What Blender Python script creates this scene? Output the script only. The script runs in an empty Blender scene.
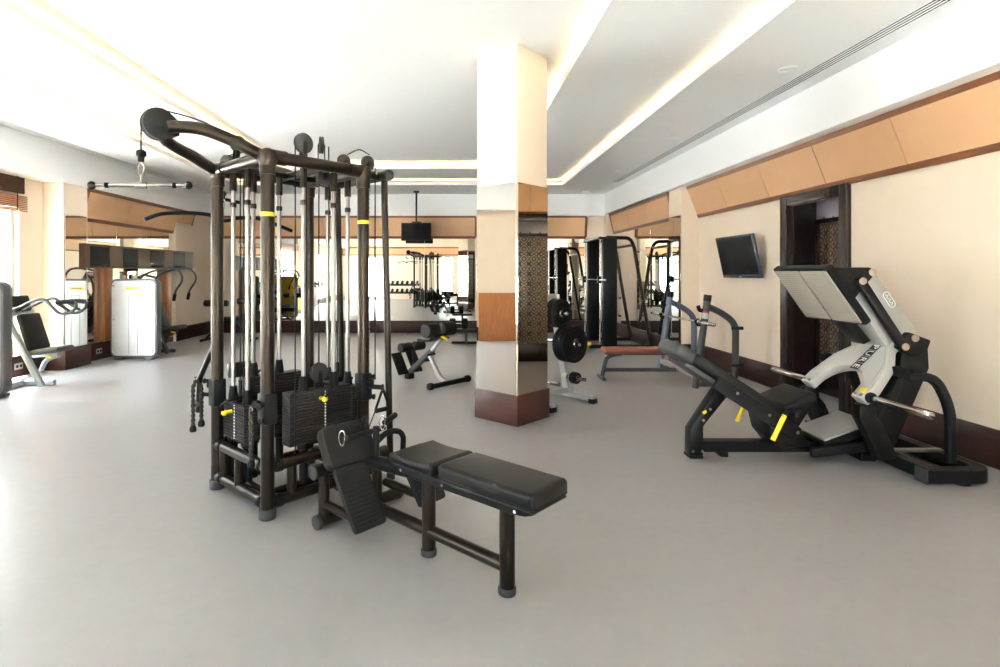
import bpy, bmesh, math, random
from mathutils import Vector, Matrix, Euler
random.seed(7)
PI = math.pi
scene = bpy.context.scene
COL = scene.collection

# ------------------------------------------------------------------ materials
def _nt(m):
    m.use_nodes = True
    nt = m.node_tree
    return nt, nt.nodes['Principled BSDF']

def mat(name, color, rough=0.5, metal=0.0, spec=0.5, var=0.06, scale=6.0, bump=0.0, bscale=200.0, coat=0.0, rvar=0.05, aniso=None, tint=None):
    m = bpy.data.materials.new(name)
    nt, b = _nt(m)
    b.inputs['Metallic'].default_value = metal
    b.inputs['Specular IOR Level'].default_value = spec
    b.inputs['Coat Weight'].default_value = coat
    if tint: b.inputs['Specular Tint'].default_value = (*tint, 1)
    b.inputs['Coat Roughness'].default_value = 0.1
    tc = nt.nodes.new('ShaderNodeTexCoord')
    nz = nt.nodes.new('ShaderNodeTexNoise')
    nz.inputs['Scale'].default_value = scale
    nz.inputs['Detail'].default_value = 5
    if aniso:
        mp = nt.nodes.new('ShaderNodeMapping'); mp.inputs['Scale'].default_value = aniso
        nt.links.new(tc.outputs['Object'], mp.inputs['Vector']); nt.links.new(mp.outputs[0], nz.inputs['Vector'])
    else:
        nt.links.new(tc.outputs['Object'], nz.inputs['Vector'])
    r = nt.nodes.new('ShaderNodeValToRGB')
    c = color
    r.color_ramp.elements[0].position = 0.3
    r.color_ramp.elements[1].position = 0.7
    r.color_ramp.elements[0].color = (c[0]*(1-var), c[1]*(1-var), c[2]*(1-var), 1)
    r.color_ramp.elements[1].color = (min(1, c[0]*(1+var)), min(1, c[1]*(1+var)), min(1, c[2]*(1+var)), 1)
    nt.links.new(nz.outputs['Fac'], r.inputs['Fac'])
    nt.links.new(r.outputs['Color'], b.inputs['Base Color'])
    mr = nt.nodes.new('ShaderNodeMapRange')
    mr.inputs['To Min'].default_value = max(0.0, rough - rvar)
    mr.inputs['To Max'].default_value = min(1.0, rough + rvar)
    nt.links.new(nz.outputs['Fac'], mr.inputs['Value'])
    nt.links.new(mr.outputs[0], b.inputs['Roughness'])
    if bump:
        n2 = nt.nodes.new('ShaderNodeTexNoise'); n2.inputs['Scale'].default_value = bscale; n2.inputs['Detail'].default_value = 3
        nt.links.new(tc.outputs['Object'], n2.inputs['Vector'])
        bp = nt.nodes.new('ShaderNodeBump'); bp.inputs['Strength'].default_value = bump; bp.inputs['Distance'].default_value = 0.002
        nt.links.new(n2.outputs['Fac'], bp.inputs['Height']); nt.links.new(bp.outputs[0], b.inputs['Normal'])
    return m

def emit(name, color, strength):
    m = bpy.data.materials.new(name); nt, b = _nt(m)
    b.inputs['Base Color'].default_value = (*color, 1)
    b.inputs['Emission Color'].default_value = (*color, 1)
    b.inputs['Emission Strength'].default_value = strength
    return m

def mirror_mat(name, color, rough=0.0):
    m = bpy.data.materials.new(name); nt, b = _nt(m)
    b.inputs['Base Color'].default_value = (*color, 1)
    b.inputs['Metallic'].default_value = 1.0
    b.inputs['Roughness'].default_value = rough
    return m

def glass_mat():
    m = bpy.data.materials.new('window_glass'); m.use_nodes = True
    nt = m.node_tree; nt.nodes.clear()
    out = nt.nodes.new('ShaderNodeOutputMaterial'); mx = nt.nodes.new('ShaderNodeMixShader')
    tr = nt.nodes.new('ShaderNodeBsdfTransparent'); gl = nt.nodes.new('ShaderNodeBsdfGlossy'); fr = nt.nodes.new('ShaderNodeFresnel')
    tr.inputs[0].default_value = (0.96, 0.98, 0.97, 1); gl.inputs['Roughness'].default_value = 0.0
    fr.inputs['IOR'].default_value = 1.35
    nt.nodes.remove(fr); mx.inputs[0].default_value = 0.04; nt.links.new(tr.outputs[0], mx.inputs[1]); nt.links.new(gl.outputs[0], mx.inputs[2])
    nt.links.new(mx.outputs[0], out.inputs[0])
    return m

def floor_mat():
    m = bpy.data.materials.new('vinyl_floor'); nt, b = _nt(m)
    tc = nt.nodes.new('ShaderNodeTexCoord')
    n1 = nt.nodes.new('ShaderNodeTexNoise'); n1.inputs['Scale'].default_value = 0.9; n1.inputs['Detail'].default_value = 7; n1.inputs['Roughness'].default_value = 0.6
    n2 = nt.nodes.new('ShaderNodeTexNoise'); n2.inputs['Scale'].default_value = 14; n2.inputs['Detail'].default_value = 6
    nt.links.new(tc.outputs['Object'], n1.inputs['Vector']); nt.links.new(tc.outputs['Object'], n2.inputs['Vector'])
    ad = nt.nodes.new('ShaderNodeMath'); ad.operation = 'MULTIPLY_ADD'; ad.inputs[1].default_value = 0.35
    nt.links.new(n2.outputs['Fac'], ad.inputs[0]); nt.links.new(n1.outputs['Fac'], ad.inputs[2])
    r = nt.nodes.new('ShaderNodeValToRGB')
    r.color_ramp.elements[0].position = 0.45; r.color_ramp.elements[1].position = 0.9
    r.color_ramp.elements[0].color = (0.226, 0.216, 0.218, 1); r.color_ramp.elements[1].color = (0.268, 0.257, 0.259, 1)
    nt.links.new(ad.outputs[0], r.inputs['Fac']); nt.links.new(r.outputs['Color'], b.inputs['Base Color'])
    mr = nt.nodes.new('ShaderNodeMapRange'); mr.inputs['To Min'].default_value = 0.3; mr.inputs['To Max'].default_value = 0.46
    nt.links.new(n1.outputs['Fac'], mr.inputs['Value']); nt.links.new(mr.outputs[0], b.inputs['Roughness'])
    b.inputs['Specular IOR Level'].default_value = 0.4
    return m

def dash_mat():
    m = bpy.data.materials.new('number_strip_dashes'); nt, b = _nt(m)
    tc = nt.nodes.new('ShaderNodeTexCoord'); sp = nt.nodes.new('ShaderNodeSeparateXYZ'); mu = nt.nodes.new('ShaderNodeMath'); mu.operation = 'MULTIPLY'; mu.inputs[1].default_value = 1/0.0205
    fr = nt.nodes.new('ShaderNodeMath'); fr.operation = 'FRACT'; gt = nt.nodes.new('ShaderNodeMath'); gt.operation = 'GREATER_THAN'; gt.inputs[1].default_value = 0.45
    mx = nt.nodes.new('ShaderNodeMix'); mx.data_type = 'RGBA'; mx.inputs[6].default_value = (0.03, 0.03, 0.03, 1); mx.inputs[7].default_value = (0.75, 0.74, 0.72, 1)
    nt.links.new(tc.outputs['Object'], sp.inputs[0]); nt.links.new(sp.outputs['Z'], mu.inputs[0]); nt.links.new(mu.outputs[0], fr.inputs[0]); nt.links.new(fr.outputs[0], gt.inputs[0])
    nt.links.new(gt.outputs[0], mx.inputs[0]); nt.links.new(mx.outputs[2], b.inputs['Base Color'])
    b.inputs['Roughness'].default_value = 0.5
    return m

M = dict(
    floor=floor_mat(),
    cream=mat('cream_wallpaper', (0.76, 0.635, 0.51), 0.65, var=0.02, scale=3, bump=0.1, bscale=400),
    beige=mat('beige_paint', (0.76, 0.63, 0.51), 0.6, var=0.02),
    white=mat('white_paint', (0.93, 0.93, 0.94), 0.8, var=0.005, spec=0.2),
    orange=mat('tan_leather_panel', (0.58, 0.34, 0.185), 0.5, var=0.03, scale=4, bump=0.15, bscale=300),
    wood=mat('brown_wood_trim', (0.16, 0.06, 0.025), 0.3, var=0.25, scale=5, aniso=(8, 1, 8)),
    base=mat('dark_mahogany', (0.036, 0.0145, 0.0115), 0.35, spec=0.2, var=0.2, scale=5, aniso=(1, 1, 10)),
    pbase=mat('pillar_mahogany', (0.062, 0.026, 0.020), 0.35, spec=0.3, var=0.15, scale=5, aniso=(1, 1, 10)),
    doorwood=mat('espresso_wood', (0.020, 0.013, 0.012), 0.25, spec=0.35, var=0.2, scale=6, aniso=(8, 8, 1)),
    cabwood=mat('walnut_veneer', (0.075, 0.036, 0.02), 0.4, spec=0.2, var=0.15, scale=5, aniso=(8, 1, 8)),
    wains=mat('cherry_wainscot', (0.32, 0.12, 0.04), 0.3, var=0.15, scale=5, aniso=(8, 8, 1)),
    mirror=mirror_mat('silvered_mirror', (0.86, 0.85, 0.80)),
    bronze=mirror_mat('bronze_mirror', (0.72, 0.60, 0.46)),
    black=mat('bronze_black_powder_coat', (0.0065, 0.0052, 0.0043), 0.30, spec=0.26, metal=0.0, tint=(1.0, 0.78, 0.62), var=0.08, scale=20),
    jet=mat('black_powder_coat', (0.007, 0.007, 0.0075), 0.38, spec=0.13, metal=0.0, var=0.08, scale=20),
    plastic=mat('black_plastic', (0.010, 0.010, 0.0105), 0.45, spec=0.13, var=0.08, scale=20),
    rubber=mat('black_rubber', (0.008, 0.008, 0.0085), 0.6, spec=0.13, var=0.1, scale=30, bump=0.1),
    greyrubber=mat('grey_plastic', (0.035, 0.034, 0.035), 0.5, spec=0.15, var=0.1, scale=30),
    uphol=mat('black_upholstery', (0.0085, 0.008, 0.008), 0.45, spec=0.17, var=0.12, scale=8, bump=0.25, bscale=350),
    greyuphol=mat('grey_upholstery', (0.042, 0.042, 0.044), 0.45, spec=0.4, var=0.1, scale=8, bump=0.25, bscale=350),
    red=mat('oxblood_upholstery', (0.20, 0.04, 0.022), 0.4, var=0.1, scale=8, bump=0.2, bscale=350),
    chrome=mat('chrome', (0.44, 0.42, 0.405), 0.16, metal=1.0, var=0.02),
    rod=mat('brushed_steel', (0.27, 0.25, 0.24), 0.32, metal=0.9, var=0.03),
    silver=mat('silver_paint', (0.34, 0.325, 0.31), 0.38, metal=0.25, var=0.03),
    pale=mat('pale_grey_paint', (0.43, 0.415, 0.395), 0.4, var=0.02),
    tread=mat('taupe_tread', (0.31, 0.275, 0.235), 0.5, var=0.04, aniso=(1, 1, 60)),
    steelblue=mat('blue_grey_metal', (0.36, 0.40, 0.45), 0.35, metal=0.5, var=0.05),
    gunmetal=mat('gunmetal_paint', (0.045, 0.045, 0.048), 0.4, spec=0.3, metal=0.2, var=0.08),
    weight=mat('weight_plate_iron', (0.019, 0.017, 0.018), 0.5, spec=0.18, metal=0.0, var=0.1, scale=25),
    yellow=mat('yellow_plastic', (0.80, 0.56, 0.01), 0.4, var=0.04),
    machwhite=mat('white_machine_shell', (0.56, 0.575, 0.595), 0.25, var=0.01, coat=0.0),
    machgrey=mat('grey_machine_rim', (0.10, 0.10, 0.105), 0.4, metal=0.3, var=0.05),
    darkgrey=mat('dark_grey_seam', (0.10, 0.10, 0.10), 0.5),
    screen=mat('television_glass', (0.008, 0.0085, 0.0095), 0.18, spec=0.06, var=0.0, rvar=0.0),
    bezel=mat('television_bezel', (0.03, 0.035, 0.055), 0.25, var=0.05),
    alu=mat('grey_aluminium', (0.42, 0.42, 0.42), 0.4, metal=0.6, var=0.03),
    grille=mat('grey_grille_slot', (0.03, 0.03, 0.03), 0.6, var=0.03),
    blind=mat('wooden_blind_slats', (0.30, 0.12, 0.06), 0.45, var=0.2, scale=5, aniso=(8, 1, 8)),
    letter=mat('white_lettering', (0.8, 0.8, 0.78), 0.5, var=0.0),
    decal=mat('black_decal', (0.012, 0.012, 0.012), 0.5, var=0.0),
    rope=mat('black_gold_rope', (0.02, 0.016, 0.011), 0.7, var=0.8, scale=90),
    glass=glass_mat(),
    dash=dash_mat(),
    bronzep=mat('bronze_door_panel', (0.30, 0.215, 0.15), 0.2, var=0.1, coat=0.6),
    fret=mat('dark_bronze_fretwork', (0.055, 0.034, 0.022), 0.35, var=0.1),
    lav=mat('lavender_grey_panel', (0.36, 0.33, 0.37), 0.5, var=0.03),
    leaf=mat('green_leaf', (0.09, 0.20, 0.03), 0.5, var=0.35, scale=6),
    stone=mat('terrace_stone', (0.76, 0.755, 0.74), 0.8, var=0.04, scale=2),
    whiteband=mat('white_band', (0.42, 0.42, 0.42), 0.5),
    pivot=mat('copper_lit_steel', (0.42, 0.33, 0.28), 0.35, metal=0.8),  # copper cast of the light put into the steel colour
    bluereflect=mat('upright_blue_reflection', (0.085, 0.105, 0.15), 0.35, metal=0.2),  # bluish reflection on the far upright put into its colour
    amber=mat('amber_guard', (0.45, 0.29, 0.012), 0.3, var=0.05),
    ringred=mat('red_band', (0.55, 0.03, 0.03), 0.4),
    cove=emit('cove_strip_light', (1.0, 0.70, 0.33), 6.0),
    lamp=emit('downlight_lens', (1.0, 0.95, 0.88), 6.0),
)

# ------------------------------------------------------------------ mesh builder
def fillet(pts, rad, n=6):
    """round the inner corners of a polyline"""
    pts = [Vector(p) for p in pts]
    out = [pts[0]]
    for i in range(1, len(pts)-1):
        a, b, c = pts[i-1], pts[i], pts[i+1]
        r = min(rad, (a-b).length*0.49, (c-b).length*0.49)
        p = b + (a-b).normalized()*r; q = b + (c-b).normalized()*r
        for k in range(n+1):
            t = k/n
            out.append(p*(1-t)**2 + b*2*t*(1-t) + q*t*t)
    out.append(pts[-1])
    return out

def spline(pts, n=8):
    """Catmull-Rom through points"""
    P = [Vector(p) for p in pts]
    P = [P[0]*2-P[1]] + P + [P[-1]*2-P[-2]]
    out = []
    for i in range(1, len(P)-2):
        for k in range(n):
            t = k/n
            a, b, c, d = P[i-1], P[i], P[i+1], P[i+2]
            out.append(0.5*((2*b)+(c-a)*t+(2*a-5*b+4*c-d)*t*t+(-a+3*b-3*c+d)*t**3))
    out.append(P[-2])
    return out

def frame_z(axis):
    """matrix whose z column points along axis"""
    return Vector(axis).normalized().to_track_quat('Z', 'Y').to_matrix().to_4x4()

class MB:
    def __init__(s, off=(0, 0, 0)):
        s.bm = bmesh.new(); s.off = Vector(off)
    def _add(s, t, mtx=None):
        if mtx is not None:
            bmesh.ops.transform(t, matrix=mtx, verts=t.verts[:])
            if mtx.determinant() < 0: bmesh.ops.reverse_faces(t, faces=t.faces[:])
        me = bpy.data.meshes.new('tmp'); t.to_mesh(me); t.free()
        s.bm.from_mesh(me); bpy.data.meshes.remove(me)
        return s
    def box(s, c, size, rot=None, bevel=0.0, seg=2):
        t = bmesh.new(); bmesh.ops.create_cube(t, size=1)
        bmesh.ops.scale(t, vec=Vector(size), verts=t.verts[:])
        if bevel: bmesh.ops.bevel(t, geom=t.edges[:], offset=min(bevel, min(size)*0.49), segments=seg, profile=0.5, affect='EDGES')
        m = Matrix.Translation(Vector(c))
        if rot is not None:
            m = m @ (rot if isinstance(rot, Matrix) else Euler(rot).to_matrix().to_4x4())
        return s._add(t, m)
    def cyl(s, p0, p1, r, r2=None, n=20, bevel=0.0):
        p0, p1 = Vector(p0), Vector(p1); L = (p1-p0).length
        r2 = r if r2 is None else r2
        t = bmesh.new()
        if bevel:
            prof = [(0, 0), (r-bevel, 0), (r-bevel*0.3, bevel*0.3), (r, bevel), (r2, L-bevel), (r2-bevel*0.3, L-bevel*0.3), (r2-bevel, L), (0, L)]
            t.free(); return s.lathe(prof, p0, p1-p0, n)
        bmesh.ops.create_cone(t, cap_ends=True, segments=n, radius1=r, radius2=r2, depth=L)
        return s._add(t, Matrix.Translation((p0+p1)/2) @ frame_z(p1-p0))
    def lathe(s, prof, o, axis, n=32):
        """prof: list of (radius, height along axis)"""
        t = bmesh.new(); rings = []
        for r, h in prof:
            if r < 1e-6: rings.append([t.verts.new((0, 0, h))])
            else: rings.append([t.verts.new((r*math.cos(2*PI*k/n), r*math.sin(2*PI*k/n), h)) for k in range(n)])
        for a, b in zip(rings[:-1], rings[1:]):
            for k in range(n):
                k2 = (k+1) % n
                if len(a) == 1 and len(b) == 1: continue
                if len(a) == 1: t.faces.new((a[0], b[k2], b[k]))
                elif len(b) == 1: t.faces.new((a[k], a[k2], b[0]))
                else: t.faces.new((a[k], a[k2], b[k2], b[k]))
        bmesh.ops.recalc_face_normals(t, faces=t.faces[:])
        return s._add(t, Matrix.Translation(Vector(o)) @ frame_z(axis))
    def ring(s, o, axis, ri, ro, h, n=32):
        """annulus with height h centred on o"""
        prof = [(ri, -h/2), (ro, -h/2), (ro, h/2), (ri, h/2), (ri, -h/2)]
        return s.lathe(prof, o, axis, n)
    def sphere(s, c, r, scale=(1, 1, 1), n=16):
        t = bmesh.new(); bmesh.ops.create_uvsphere(t, u_segments=n, v_segments=max(6, n//2), radius=r)
        return s._add(t, Matrix.Translation(Vector(c)) @ Matrix.Diagonal((*scale, 1)))
    def sweep(s, pts, prof, up=None, closed=False):
        P = [Vector(p) for p in pts]; t = bmesh.new(); rings = []; nrm = None; N = len(P)
        for i, p in enumerate(P):
            if closed: d = P[(i+1) % N]-P[i-1]
            else: d = (P[min(i+1, N-1)]-P[max(i-1, 0)])
            d.normalize()
            if up is not None:
                side = d.cross(Vector(up))
                if side.length < 1e-4: side = d.orthogonal()
                side.normalize(); nn = side.cross(d)
            else:
                if nrm is None: nrm = d.orthogonal().normalized()
                nrm = (nrm - d*nrm.dot(d)).normalized(); nn = nrm; side = d.cross(nn)
            rings.append([t.verts.new(p+side*a+nn*b) for a, b in (prof(i) if callable(prof) else prof)])
        K = len(rings[0])
        pairs = list(zip(rings[:-1], rings[1:])) + ([(rings[-1], rings[0])] if closed else [])
        for a, b in pairs:
            for k in range(K):
                t.faces.new((a[k], a[(k+1) % K], b[(k+1) % K], b[k]))
        if not closed:
            t.faces.new(rings[0][::-1]); t.faces.new(rings[-1])
        bmesh.ops.recalc_face_normals(t, faces=t.faces[:])
        return s._add(t)
    def tube(s, pts, r, n=14, closed=False):
        f = lambda i: [((r[i] if isinstance(r, (list, tuple)) else r)*math.cos(2*PI*k/n), (r[i] if isinstance(r, (list, tuple)) else r)*math.sin(2*PI*k/n)) for k in range(n)]
        return s.sweep(pts, f, closed=closed)
    def beam(s, pts, w, h, up=(0, 0, 1), c=0.006, closed=False):
        a, b = w/2, h/2
        return s.sweep(pts, [(-a+c, -b), (a-c, -b), (a, -b+c), (a, b-c), (a-c, b), (-a+c, b), (-a, b-c), (-a, -b+c)], up=up, closed=closed)
    def prism(s, poly, t0, t1, mtx, bevel=0.0, seg=2):
        """poly in local xy, extruded from t0 to t1 along local z, then placed by mtx"""
        t = bmesh.new()
        vs = [t.verts.new((x, y, t0)) for x, y in poly]
        f = t.faces.new(vs)
        r = bmesh.ops.extrude_face_region(t, geom=[f])
        bmesh.ops.translate(t, vec=(0, 0, t1-t0), verts=[v for v in r['geom'] if isinstance(v, bmesh.types.BMVert)])
        bmesh.ops.recalc_face_normals(t, faces=t.faces[:])
        if bevel:
            bmesh.ops.bevel(t, geom=t.edges[:], offset=bevel, segments=seg, profile=0.5, affect='EDGES')
        return s._add(t, mtx)
    def build(s, name, m, parent=None, sharp=38, loc=None):
        bmesh.ops.translate(s.bm, vec=-s.off, verts=s.bm.verts[:])
        me = bpy.data.meshes.new(name); s.bm.to_mesh(me); s.bm.free()
        me.materials.append(m if not isinstance(m, str) else M[m])
        me.polygons.foreach_set('use_smooth', [True]*len(me.polygons))
        me.set_sharp_from_angle(angle=math.radians(sharp))
        o = bpy.data.objects.new(name, me); COL.objects.link(o)
        if parent is not None: o.parent = parent
        if loc is not None: o.location = loc
        return o

XZ = Matrix(((1, 0, 0, 0), (0, 0, 1, 0), (0, 1, 0, 0), (0, 0, 0, 1)))    # local (x, y, z) -> world (x, z->y, y->z)
def rrect(w, h, r, n=6):
    pts = []
    for cx, cy, a0 in ((w/2-r, h/2-r, 0), (-w/2+r, h/2-r, 90), (-w/2+r, -h/2+r, 180), (w/2-r, -h/2+r, 270)):
        for k in range(n+1):
            a = math.radians(a0+90*k/n); pts.append((cx+r*math.cos(a), cy+r*math.sin(a)))
    return pts

def tag(o, label, cat, group=None, kind=None):
    o['label'] = label; o['category'] = cat
    if group: o['group'] = group
    if kind: o['kind'] = kind
    return o
def thing(name, loc, rz, label, cat, group=None):
    o = bpy.data.objects.new(name, None); COL.objects.link(o)
    o.empty_display_size = 0.1
    o.location = loc; o.rotation_euler = (0, 0, rz)
    return tag(o, label, cat, group)
def struct(o):
    o['kind'] = 'structure'; return o
def copy_tree(o, parent=None):
    c = o.copy(); COL.objects.link(c)
    c.parent = parent
    for ch in list(o.children): copy_tree(ch, c)
    return c
def text_mesh(body, size, depth):
    cu = bpy.data.curves.new('lettering', 'FONT'); cu.body = body; cu.size = size; cu.extrude = depth
    cu.align_x = 'CENTER'; cu.align_y = 'CENTER'
    o = bpy.data.objects.new('lettering', cu); COL.objects.link(o)
    dg = bpy.context.evaluated_depsgraph_get(); ev = o.evaluated_get(dg)
    me = bpy.data.meshes.new_from_object(ev)
    COL.objects.unlink(o); bpy.data.objects.remove(o)
    return me
# ------------------------------------------------------------------ the room
XR, XL, XLM, YB, YN = 4.183, -6.31, -6.15, 14.0, -3.5
Z0, Z1, Z2 = 3.47, 3.60, 3.745

struct(MB().box(((XR+XL)/2, (YB+YN)/2, -0.1), (XR-XL+1.2, YB-YN+1.0, 0.2)).build('floor', 'floor'))

def wall_boxes(name, spans, axis, fixed, m):
    b = MB()
    for (a0, a1, z0, z1) in spans:
        if axis == 'y': b.box(((fixed[0]+fixed[1])/2, (a0+a1)/2, (z0+z1)/2), (fixed[1]-fixed[0], a1-a0, z1-z0))
        else: b.box(((a0+a1)/2, (fixed[0]+fixed[1])/2, (z0+z1)/2), (a1-a0, fixed[1]-fixed[0], z1-z0))
    return struct(b.build(name, m))

DY0, DY1, DZ = 5.95, 6.90, 2.33
wall_boxes('wall_right', [(YN-0.2, DY0, 0, 4.0), (DY1, YB+0.2, 0, 4.0), (DY0, DY1, DZ, 4.0)], 'y', (XR, XR+0.06), 'cream')
# furred-out mirror bay, pilaster and corner on the right
struct(MB().box((3.887+0.148, 9.67, 2), (0.296, 0.56, 4.0)).box((4.01+0.087, 11.83, 2), (0.174, 3.78, 4.0)).box((3.82+0.18, 13.86, 2), (0.36, 0.28, 4.0)).build('wall_right_pilaster', 'beige'))
wall_boxes('wall_back', [(XL-0.3, XR+0.3, 0, 4.0)], 'x', (YB, YB+0.2), 'beige')
WL = [(5.5, 8.1), (0.5, 2.0), (-2.7, -1.3)]
WN = [(-4.95, -3.75), (-0.75, 0.1), (1.3, 3.3)]  # last opening is an unseen window, widened to light the right ceiling
wz0, wz1 = 0.10, 2.45
def with_openings(a0, a1, ops, zt=4.0):
    out = []; cur = a0
    for p, q in sorted(ops):
        out += [(cur, p, 0, zt), (p, q, 0, wz0), (p, q, wz1, zt)]; cur = q
    out.append((cur, a1, 0, zt)); return out
wall_boxes('wall_left', with_openings(YN-0.2, 8.57, WL), 'y', (XL-0.2, XL), 'cream')
struct(MB().box((-6.0-0.25, 8.855, 2), (0.5, 0.57, 4.0)).box((XLM-0.2, 11.6, 2), (0.4, 5.0, 4.0)).box((-6.06-0.1, 13.1, 2), (0.2, 1.8, 4.0)).build('wall_left_pilaster', 'beige'))
wall_boxes('wall_near', with_openings(XL-0.3, XR+0.3, WN), 'x', (YN-0.2, YN), 'cream')

# ceiling: a two step tray with cove strips
def frame_slab(b, xo0, xo1, yo0, yo1, xi0, xi1, yi0, yi1, z0, z1):
    b.box(((xo0+xi0)/2, (yo0+yo1)/2, (z0+z1)/2), (xi0-xo0, yo1-yo0, z1-z0))
    b.box(((xo1+xi1)/2, (yo0+yo1)/2, (z0+z1)/2), (xo1-xi1, yo1-yo0, z1-z0))
    b.box(((xi0+xi1)/2, (yo0+yi0)/2, (z0+z1)/2), (xi1-xi0, yi0-yo0, z1-z0))
    b.box(((xi0+xi1)/2, (yo1+yi1)/2, (z0+z1)/2), (xi1-xi0, yo1-yi1, z1-z0))
OA = (-4.79, 2.48, -1.5, 12.44); IA = (-3.53, 1.23, -0.3, 11.2)
b = MB()
frame_slab(b, XL-0.3, XR+0.3, YN-0.3, YB+0.2, *OA, Z0, Z0+0.03)
frame_slab(b, OA[0]-0.18, OA[1]+0.18, OA[2]-0.18, OA[3]+0.18, *IA, Z1, Z1+0.03)
# upstand lips hiding the strips
for (x0, x1, y0, y1), z in ((OA, Z0), (IA, Z1)):
    frame_slab(b, x0-0.02, x1+0.02, y0-0.02, y1+0.02, x0+0.004, x1-0.004, y0+0.004, y1-0.004, z-0.003, z+0.075)
b.box((-1.15, 5.45, Z2+0.02), (5.4, 12.2, 0.04))
b.box((-1.15, 5.45, 3.95), (11.4, 18.2, 0.04))
struct(b.build('ceiling', 'white'))
k = 1
def strip(p0, p1):
    global k
    b = MB(); p0 = Vector(p0); p1 = Vector(p1); d = p1-p0
    b.box((p0+p1)/2, (abs(d.x)+0.025, abs(d.y)+0.025, 0.02), bevel=0.004)
    o = b.build('cove_light_strip', 'cove')
    side = {(0, 1): 'right', (0, -1): 'left'}
    return o
for (x0, x1, y0, y1), z, nm in ((OA, Z0, 'outer'), (IA, Z1, 'inner')):
    zz = z+0.055; e = 0.09
    for p, q, sd in (((x1+e, y0, zz), (x1+e, y1, zz), 'along the edge facing the doorway wall'), ((x0-e, y0, zz), (x0-e, y1, zz), 'along the edge facing the window wall'),
                 ((x0, y1+e, zz), (x1, y1+e, zz), 'along the edge facing the far mirror wall'), ((x0, y0-e, zz), (x1, y0-e, zz), 'along the edge nearest the camera')):
        tag(strip(p, q), f'warm cove light strip in the {nm} ceiling step {sd}', 'light', 'warm cove light strips')

# soffits above the leaning wall panels
b = MB()
b.box(((3.80+4.3)/2, (YN+YB)/2, (2.96+Z0+0.02)/2), (0.5, YB-YN, Z0+0.02-2.96))
struct(b.build('wall_right_soffit', 'white'))
b = MB(); b.box((-5.99-0.2, (YN+YB)/2, (2.90+Z0+0.02)/2), (0.4, YB-YN, Z0+0.02-2.90)); struct(b.build('wall_left_soffit', 'white'))
b = MB(); b.box(((XR+XL)/2, YB-0.06, (2.93+Z0+0.02)/2), (9.9, 0.14, Z0+0.02-2.93)); struct(b.build('wall_back_soffit', 'white'))

# baseboards
bh = 0.30
def bb(name, segs, m='base'):
    b = MB()
    for c, sz in segs: b.box(c, sz, bevel=0.006)
    return struct(b.build(name, m))
bb('baseboard_right', [((XR-0.01, (YN+5.80)/2, bh/2), (0.024, 5.80-YN, bh)), ((XR-0.01, (7.05+9.39)/2, bh/2), (0.024, 9.39-7.05, bh)),
    ((3.99, 9.38, bh/2), (0.25, 0.024, bh)), ((3.877, 9.67, bh/2), (0.024, 0.60, bh)), ((3.99, 11.83, bh/2), (0.05, 3.78, bh)), ((3.81, 13.85, bh/2), (0.024, 0.3, bh))])
bb('baseboard_back', [((-0.95, YB-0.03, 0.15), (10.2, 0.06, 0.305))])
bb('baseboard_left', [((XL+0.01, (YN+8.57)/2, bh/2), (0.024, 8.57-YN, bh)), ((-5.98, 8.855, 0.165), (0.06, 0.62, 0.33)), ((-6.16, 8.555, 0.165), (0.36, 0.03, 0.33)),
    ((XLM+0.015, 10.7, bh/2), (0.03, 3.2, bh)), ((-6.045, 13.1, bh/2), (0.03, 1.8, bh))])

# leaning upholstered panels with wooden trim
def lean_panel(name, p0, p1, zb, zt, inward, lean, seams):
    """from p0 to p1 along a wall, foot on the wall, head leaning inward"""
    p0, p1, inw = Vector((*p0, 0)), Vector((*p1, 0)), Vector((*inward, 0))
    d = (p1-p0); L = d.length; d.normalize()
    foot = lambda s, e=0.0: p0+d*s+Vector((0, 0, zb))+inw*(0.012+e)
    head = lambda s, e=0.0: p0+d*s+Vector((0, 0, zt))+inw*(lean+e)
    b = MB(); t = b.bm
    def quad(a, bq, c, dd, th):
        n = (bq-a).cross(dd-a).normalized()
        if n.dot(inw) < 0: n = -n
        vs = [t.verts.new(x) for x in (a, bq, c, dd)] + [t.verts.new(x+n*th) for x in (a, bq, c, dd)]
        for f in ((0, 1, 2, 3), (4, 5, 6, 7), (0, 1, 5, 4), (1, 2, 6, 5), (2, 3, 7, 6), (3, 0, 4, 7)): t.faces.new([vs[i] for i in f])
    cuts = [0.0]+[s for s in seams if 0.1 < s < L-0.1]+[L]
    for a, c in zip(cuts[:-1], cuts[1:]):
        quad(foot(a+0.006), foot(c-0.006), head(c-0.006), head(a+0.006), 0.02)
    quad(foot(0, -0.01), foot(L, -0.01), head(L, -0.01), head(0, -0.01), 0.012)
    bmesh.ops.recalc_face_normals(t, faces=t.faces[:])
    root = struct(b.build(name, 'orange'))
    fr = MB(); w = 0.065
    up = (inw*0.8+Vector((0, 0, -0.3))).normalized()
    for a, c in ((foot(0), foot(L)), (head(0), head(L)), (foot(0), head(0)), (foot(L), head(L))):
        fr.beam([a, c], w, 0.05, up=up)
    struct(fr.build('trim_frame', 'wood', root))
    return root
lean_panel('trim_1', (XR, 9.45), (XR, YN+0.05), 2.467, 2.945, (-1, 0), 0.20, [1.1*i for i in range(1, 13)])
lean_panel('trim_2', (4.01, 13.68), (4.01, 10.02), 2.49, 2.93, (-1, 0), 0.11, [1.22, 2.44])
lean_panel('trim_3', (XLM, 9.18), (XLM, 12.95), 2.40, 2.88, (1, 0), 0.14, [1.25, 2.5])
lean_panel('trim_4', (-5.80, YB), (0.60, YB), 2.40, 2.91, (0, -1), 0.09, [1.28*i for i in range(1, 5)])
lean_panel('trim_5', (1.05, YB), (3.36, YB), 2.40, 2.91, (0, -1), 0.09, [1.15])
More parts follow.
